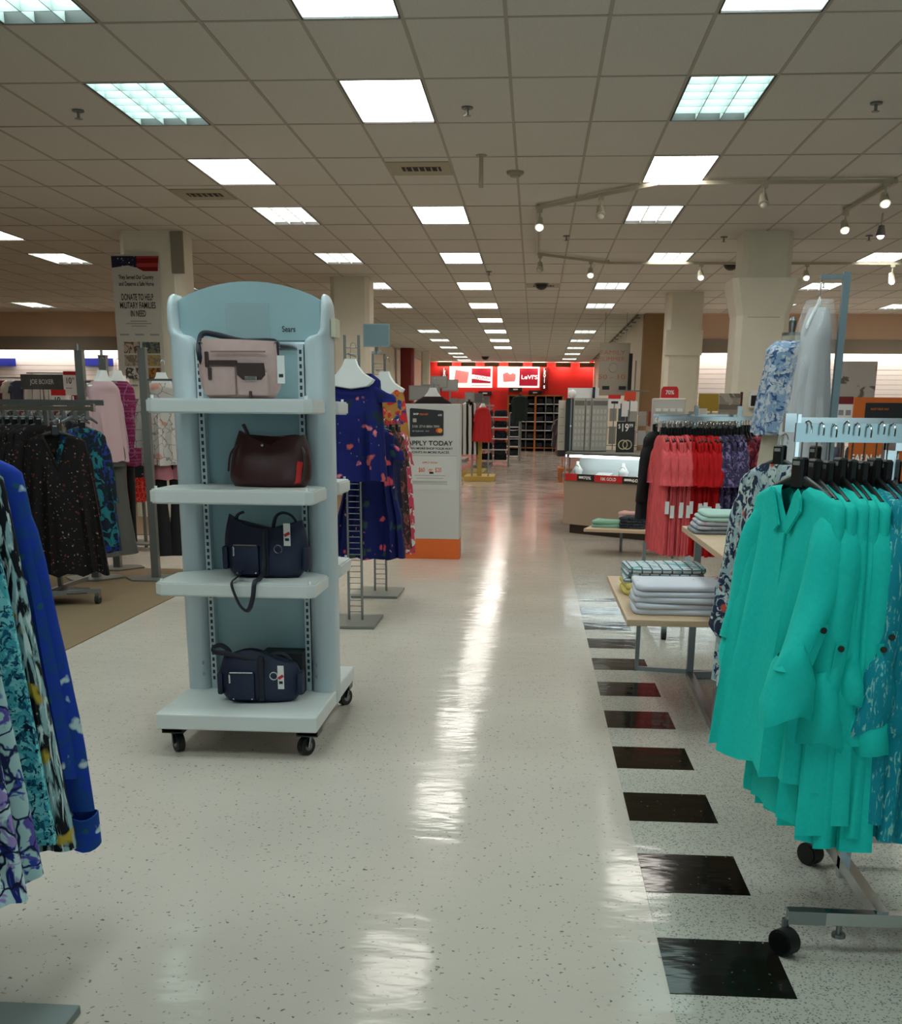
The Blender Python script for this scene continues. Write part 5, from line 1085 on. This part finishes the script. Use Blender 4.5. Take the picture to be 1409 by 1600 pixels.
# wall arms
for k, (px, zz) in enumerate(((12, 2.16), (72, 2.27), (150, 2.1))):
    p0 = at(px, 590, 26.9); t = thing('clothes_rail', 'steel hanging arm on the left slat wall, %s from the left' % ORD[k], 'rack', (p0.x, 27.17, zz)); MB().bar((-.45, -.3, 0), (.45, -.3, 0), .02, .03).bar((-.45, -.3, 0), (-.45, 0, 0), .02, .03).bar((.45, -.3, 0), (.45, 0, 0), .02, .03).o('bar', steel, t)
    for i in range(4):
        c, cn = colset[(i*2+k) % 6] if k != 1 else ('#b8b4b0', 'white')
        inst(recolour_all(gen, M('plain_%s_cloth' % cn, c, .85)), 'top', '%s top, %s on the %s wall arm at left' % (cn, ORD[i], ORD[k]), 'clothing', (p0.x-.33+i*.2, 26.87, zz-.06), R(20), 'clothes on the left slat wall')
def floor_rack(lab, x0, x1, y, z=1.38, n=8, cols=None, grp=None, rz=70, dscale=1, along='x'):
    t = thing('clothes_rack', lab, 'rack', (x0, y, 0)); w_ = x1-x0
    MB().bar((0, 0, z), (w_, 0, z), .02, .03).o('rail', steel, t)
    for x in (.1, w_-.1): MB().bar((x, 0, .03), (x, 0, z), .03, .03).o('post', steel, t)
    MB().box(0, w_, -.2, .2, .06, .085).o('base', base_grey, t)
    for x in (.06, w_-.06):
        for yy in (-.15, .15): MB().cyl((x-.012, yy, .03), (x+.012, yy, .03), .03, n=10).o('wheel', rubber, t)
    row('from the left on the %s' % grp, grp, x0+.08, y, (w_-.16)/max(1, n-1), 0, n, z-.1, rz, cols or colset)
floor_rack('long rack of mixed tops below the dark sign board', -9.9, -8.3, 21.2, 1.5, 14, None, 'long rack below the dark sign', 70)
floor_rack('rack of dark tops in front of the left slat wall', -12.3, -10.6, 22.5, 1.6, 10, None, 'rack before the left wall', 60)
floor_rack('rack of mixed tops between the post stands and the column', -6.6, -5.5, 17.5, 1.4, 8, None, 'rack beside the banner column', 65)
floor_rack('rack of dark tops behind the handbag tower', -4.4, -3.2, 17.0, 1.35, 10, [('#0d0d10', 'jet black'), ('#22222a', 'charcoal')], 'rack behind the handbag tower', 65)

# ------------------------------------------------------------------ aisle left, far: striped dress, red tops, dark garments
AY = 17.5
yel = M('pale_yellow_laminate', '#b79a4a', .6)
p0 = at(748, 757, 17); yx = ground(748, 752, 0)
fx = thing('display_fixture', 'yellow-based display fixture beside the far aisle', 'display stand', (yx.x, yx.y, 0))
MB().box(-.33, .33, -.15, 1.2, 0, .11, .01).o('plinth', yel, fx); MB().box(-.05, .05, .1, .16, .11, 1.55).o('panel', yel, fx)
for x in (-.16, .2): MB().bar((x, .05, .11), (x, .05, 1.65), .03, .03).o('post', steel, fx)
MB().bar((-.3, .05, 1.6), (.3, .05, 1.6), .02, .03).o('rail', steel, fx)
ky = yx.y
strip = pat('black_white_stripes', '#c8c6c4', [('bandx', '#0c0c0d', 2.6, .6)], randomise=False); redt = M('bright_red_jersey', '#b3191c', .8)
p1 = at(733, 628, ky-.1); inst(shirt(strip, 180, None, W=.17, L=1.1, hem=.21, d0=.05, d1=.08, vneck=.1), 'dress', 'long black and white striped dress by the far aisle', 'clothing', (p1.x, ky-.1, p1.z), R(25)); inst(BLACK_H, 'hanger', 'black hanger holding the striped dress', 'hanger', (p1.x, ky-.1, p1.z+.01), R(25))
p1 = at(754, 634, ky-.05); inst(shirt(redt, 181, 'short', sl=.2, W=.17, L=.72, hem=.25, d0=.06, d1=.1, nf=3), 'top', 'bright red top on a white hanger by the far aisle', 'clothing', (p1.x, ky-.02, p1.z-.03), R(35)); inst(BUST_H, 'bust_hanger', 'white bust hanger holding the bright red top', 'hanger', (p1.x, ky-.02, p1.z+.04), R(35))
p1 = at(676, 612, 12.4); inst(BUST_H, 'bust_hanger', 'white bust hanger rising behind the apply sign', 'hanger', (p1.x, 12.4, p1.z+.03)); inst(shirt(M('black_wine_knit', '#1b0c12', .85), 183, 'long', sl=.5, W=.22, L=.8, hem=.26, neck=.1, slope=.09, d0=.05, d1=.08), 'top', 'black and wine top behind the apply sign', 'clothing', (p1.x, 12.4, p1.z-.05))
t = thing('post_stand', 'steel stand holding the black and wine top', 'display stand', (p1.x, 12.55, 0)); MB().bar((0, 0, .02), (0, 0, 1.72), .03, .03).o('post', steel, t); MB().box(-.25, .25, -.2, .2, 0, .02).o('base_plate', base_grey, t); MB().bar((0, 0, 1.7), (0, -.16, 1.7), .014, .014).o('arm', steel, t)
darks = [('#1c1b1e', 'black'), ('#3a2c2a', 'dark brown'), ('#5a4b46', 'taupe'), ('#2b2d36', 'midnight'), ('#7b1f22', 'crimson'), ('#8c8784', 'stone')]
for k, (Y, x, n) in enumerate(((27, -1.45, 9), (31, -1.45, 9), (35.5, -2.4, 8))):
    t = thing('clothes_rack', 'steel rack along the far aisle, %s from the front' % ORD[k], 'rack', (x, Y, 0)); MB().bar((0, 0, 1.5), (0, 2.4, 1.5), .03, .03).o('rail', steel, t)
    for yy in (.1, 2.3): MB().bar((0, yy, .1), (0, yy, 1.5), .03, .03).o('post', steel, t)
    MB().box(-.25, .25, 0, 2.4, 0, .1).o('base', yel if k == 0 else base_grey, t)
    row('along the %s aisle rack' % ORD[k], '%s aisle rack' % ORD[k], x, Y+.12, 0, .27, n, 1.4, 8, darks if k else [('#2a2a2e', 'charcoal'), ('#9a9894', 'speckled grey'), ('#1c1b1e', 'black')])
    for j in range(2):
        tt = thing('shelf_sign', '%s grey sign frame above the %s aisle rack' % (('front', 'rear')[j], ORD[k]), 'sign', (x-.1+j*.15, Y+.3+j*1.3, 1.5)); MB().bar((0, 0, 0), (0, 0, .2), .02, .02).o('stem', steel, tt); box('frame', M('frame_grey', '#7f807d', .5), -.11, .11, -.01, .01, .2, .42, tt); box('sheet', M('sheet_grey%d' % j, ('#8e918f', '#6f716f')[j], .5), -.095, .095, -.012, -.0095, .215, .405, tt)
for k, (px, py, Y) in enumerate(((672, 612, 20), (686, 598, 22), (703, 603, 23), (655, 615, 18))):
    p0 = at(px, py, Y); t = thing('sign_holder', 'grey sign frame on a pole in the far left department, %s from the left' % ['second', 'third', 'fourth', 'first'][k], 'sign', (p0.x, Y, 0)); MB().bar((0, 0, .02), (0, 0, p0.z), .03, .03).o('pole', steel, t); box('frame', M('frame_grey'), -.16, .16, -.015, .015, p0.z-.1, p0.z+.12, t); box('sheet', M('sheet_grey0'), -.14, .14, -.0175, -.0145, p0.z-.08, p0.z+.10, t); MB().box(-.2, .2, -.2, .2, 0, .02).o('foot', steel, t)
# jeans tables in the aisle end
dark_denim = pat('dark_denim', '#14161c', [('noise', '#232836', 12, .55)]); 
for k, (px, Y, nlev) in enumerate(((797, 33, 5), (815, 37, 4))):
    p0 = at(px, 700, Y); t = thing('shelf_unit', 'stepped shelf unit with folded jeans, %s along the far aisle' % ORD[k], 'shelf', (p0.x-.5, Y, 0))
    for x in (-.45, .45): MB().box(x-.02, x+.02, 0, .5, 0, 1.5).o('side', grey_metal, t)
    for i in range(nlev):
        z = .15+i*.3; MB().box(-.43, .43, -.02, .5, z, z+.03).o('shelf', white_paint, t)
        for j in range(2): folded('folded_jeans', 'dark folded jeans on level %s, %s side of the %s aisle shelf' % (ORD[i], ('left', 'right')[j], ORD[k]), dark_denim, p0.x-.5-.21+j*.42, Y+.22, z+.031, .36, .4, .16, 0, 200+i*7+j, 'folded jeans on the aisle shelves')
p0 = at(812, 640, 36); inst(shirt(M('dark_green_knit', '#10201c', .85), 190, 'short', sl=.2, W=.22, L=.75, hem=.25, d0=.1, d1=.12), 'top', 'dark green tee on a stand before the jeans shelves', 'clothing', (p0.x, 35.6, 2.0)); t = thing('post_stand', 'steel stand under the dark green tee', 'display stand', (p0.x, 35.75, 0)); MB().bar((0, 0, .02), (0, 0, 2.05), .04, .04).o('post', steel, t); MB().box(-.3, .3, -.2, .2, 0, .02).o('base_plate', base_grey, t); inst(BLACK_H, 'hanger', 'black hanger holding the dark green tee', 'hanger', (p0.x, 35.6, 2.01))
# ------------------------------------------------------------------ back wall: jeans shelving and lit posters
orange_wood = M('orange_beech', '#b0662c', .5); dark_in = M('dark_red_back', '#2a0d0a', .7)
sx0, sx1 = at(794, 620, 48.6).x, at(880, 620, 48.6).x
js = thing('jeans_shelving', 'wide orange-edged cubby shelving full of jeans under the posters', 'shelf', (0, 48.6, 0)); HT = at(835, 617, 48.6).z
box('back', dark_in, sx0, sx1, .5, .54, 0, HT, js)
mid = at(836, 650, 48.6).x
for x in (sx0, mid, sx1): box('upright', orange_wood, x-.04, x+.04, -.02, .5, 0, HT, js)
for x in (at(822, 650, 48.6).x, at(852, 650, 48.6).x, at(865, 650, 48.6).x): box('divider', grey_metal, x-.02, x+.02, 0, .5, 0, HT, js)
box('top_rail', orange_wood, sx0, sx1, -.02, .5, HT-.05, HT, js)
NL = 6
for i in range(NL): box('shelf', white_paint if i else orange_wood, sx0, sx1, 0, .5, .12+i*(HT-.15)/NL, .155+i*(HT-.15)/NL, js)
k = 0
for i in range(NL):
    for j in range(6):
        xx = sx0+(sx1-sx0)*(j+.5)/6; zz = .156+i*(HT-.15)/NL
        folded('folded_jeans', 'pile of dark jeans on shelf level %s, %s from the left under the posters' % (ORD[i], ORD[j]), dark_denim if (i+j) % 3 else slate, xx, 48.85, zz, .28, .36, .2, 0, 300+k, 'jeans piles in the back shelving'); k += 1
floor_rack('rack of tops left of the back shelving', sx0-2.6, sx0-.5, 46, 1.7, 10, darks, 'rack by the back shelving', 70)
lit_w = M('backlit_white', '#fff0e2', emit=1.5); lit_r = M('backlit_wine', '#8e1228', emit=.9); lit_art = M('backlit_pink', '#c4706c', emit=.8); whit_e = M('backlit_letter', '#fff2ea', emit=1.3)
def poster(lab, px0, px1, py0, py1, brand):
    a, b = at(px0, py1, 49.8), at(px1, py0, 49.8); w_, h_ = b.x-a.x, b.z-a.z
    t = thing('lit_poster', lab, 'sign', ((a.x+b.x)/2, 49.9, a.z)); box('light_box', lit_w, -w_/2, w_/2, -.06, .09, 0, h_, t)
    box('wine_panel', lit_r, 0.02*w_, w_/2-.06, -.07, -.055, .06, h_-.06, t)
    a_ = MB().prism([(-w_*.36, h_*.25), (-w_*.08, h_*.28), (-w_*.06, h_*.62), (-w_*.14, h_*.7), (-w_*.2, h_*.62), (-w_*.27, h_*.74), (-w_*.38, h_*.64)] if brand else [(-w_*.4, h_*.2), (-w_*.08, h_*.2), (-w_*.04, h_*.75), (-w_*.36, h_*.85)], -.068, -.055).o('line_art', lit_art, t)
    if brand: text("LeVI'S", whit_e, t, .26*w_, h_*.5, .16, w_*.38, -.075, bold=.012)
    else:
        MB().prism([(w_*.03, h_*.62), (w_*.46, h_*.5), (w_*.46, h_*.3), (w_*.03, h_*.42)], -.074, -.069).o('banner_band', whit_e, t); text('ORIGINAL', lit_r, t, .25*w_, h_*.46, .13, w_*.36, -.078, bold=.03); box('base_band', whit_e, w_*.03, w_*.46, -.074, -.069, h_*.1, h_*.2, t)
    return t
poster('left backlit poster with wine panel on the red wall', 702, 769, 573, 605, False)
poster("right backlit poster lettered in white on wine on the red wall", 777, 843, 573, 605, True)
for px, lab in ((694, 'left vertical lit letter sign on the red wall'), (851, 'right vertical lit letter sign on the red wall')):
    a = at(px, 575, 49.8); t = thing('letter_sign', lab, 'sign', (a.x, 49.9, a.z)); box('backing', M('letter_backing', '#7d1712', .6), -.16, .16, -.05, .09, -.85, .02, t)
    for i, ch in enumerate("LEVI'S"): text(ch, whit_e, t, 0, -.06-i*.14 if ch != "'" else -.06-i*.14, .12, None, -.056, bold=.015)
for px, py, lab in ((757, 614, 'small dark sign plate left above the shelving'), (836, 613, 'small dark sign plate over the shelving'), (805, 608, 'small grey figure card above the shelving')):
    a = at(px, py, 49.6); t = thing('wall_sign', lab, 'sign', (a.x, 49.97, a.z)); box('plate', M('plate_dark', '#24181a', .5), -.28, .28, -.04, .02, -.1, .08, t); box('printed_line', white_ink, -.1, .1, -.043, -.039, -.03, .02, t)
# hanging white banner on the alcove corner at right
a, b = at(934, 618, 26.6), at(985, 536, 26.6)
hb = thing('hanging_banner', 'grey white sale banner hanging before the red alcove at right', 'banner', ((a.x+b.x)/2, 26.6, 0)); hw = (b.x-a.x)/2
box('sheet', M('banner_grey', '#8f8a7f', .7), -hw, hw, -.01, .01, a.z, b.z, hb); text('FAMILY', M('faded_orange', '#9c5a3c', .7), hb, -.05, b.z-.2, .09, .55, -.014); text('SUMMER', M('faded_orange'), hb, -.05, b.z-.34, .09, .55, -.014); text('50 - 10', M('faded_orange'), hb, -.05, b.z-.72, .1, .6, -.014)
for x in (-.25, .12): box('dark_mark', black_ink, x, x+.16, -.013, -.0095, b.z-1.0, b.z-.92, hb)
MB().torus((-.02, -.013, b.z-.52), .1, .012, 'y', 14).o('ring_mark', grey_ink, hb, True)
for x in (-hw*.7, hw*.7): MB().cyl((x, 0, b.z), (x, 0, CEIL), .006, n=6).o('cord', steel, hb)
pp = at(981, 575, 26.5); t = thing('display_bar', 'black vertical display bar beside the hanging banner', 'display stand', (pp.x+.05, 26.5, 0)); MB().box(-.04, .04, -.03, .03, .4, 2.75, .004).o('bar', black_plastic, t); MB().bar((.12, 0, 0), (.12, 0, 2.6), .03, .03).o('pole', steel, t); MB().bar((-.3, -.1, 1.95), (.45, -.1, 1.95), .03, .03).o('arm', steel, t); MB().box(-.15, .3, -.2, .2, 0, .03).o('foot', steel, t)
# right of aisle beyond the counter: dark racks with orange-wood tables
for k, (px, py, Y) in enumerate(((866, 730, 19.5), (862, 715, 25))):
    g_ = ground(px, py+8, 0); t = thing('clothes_rack', 'low orange-wood rack beyond the jewellery counter, %s one' % ('nearer', 'farther')[k], 'rack', (.62, Y, 0)); MB().box(-.1, .5, 0, 1.2, .25, .3).o('deck', orange_wood, t); MB().bar((0, .6, 0), (0, .6, 1.45), .03, .03).o('post', steel, t); MB().bar((0, 0, 1.45), (0, 2.2, 1.45), .03, .03).o('rail', steel, t)
    for x, y in ((-.05, .05), (.45, .05), (-.05, 1.15), (.45, 1.15)): MB().bar((x, y, 0), (x, y, .25), .05, .05).o('leg', orange_wood, t)
    row('on the %s rack beyond the counter' % ('nearer', 'farther')[k], '%s rack beyond the counter' % ('nearer', 'farther')[k], .62, Y+.1, 0, .3, 7, 1.35, 8, darks)
# right rear racks in front of the right slat wall
floor_rack('rack of pale tops before the right slat wall', 3.6, 5.2, 19, 1.3, 8, [('#b8b4b0', 'white'), ('#8a8078', 'beige')], 'rack before the right slat wall', 70)
floor_rack('rack of tops behind the orange credit sign', 2.6, 3.6, 10.5, 1.22, 8, colset, 'rack behind the orange sign', 70)
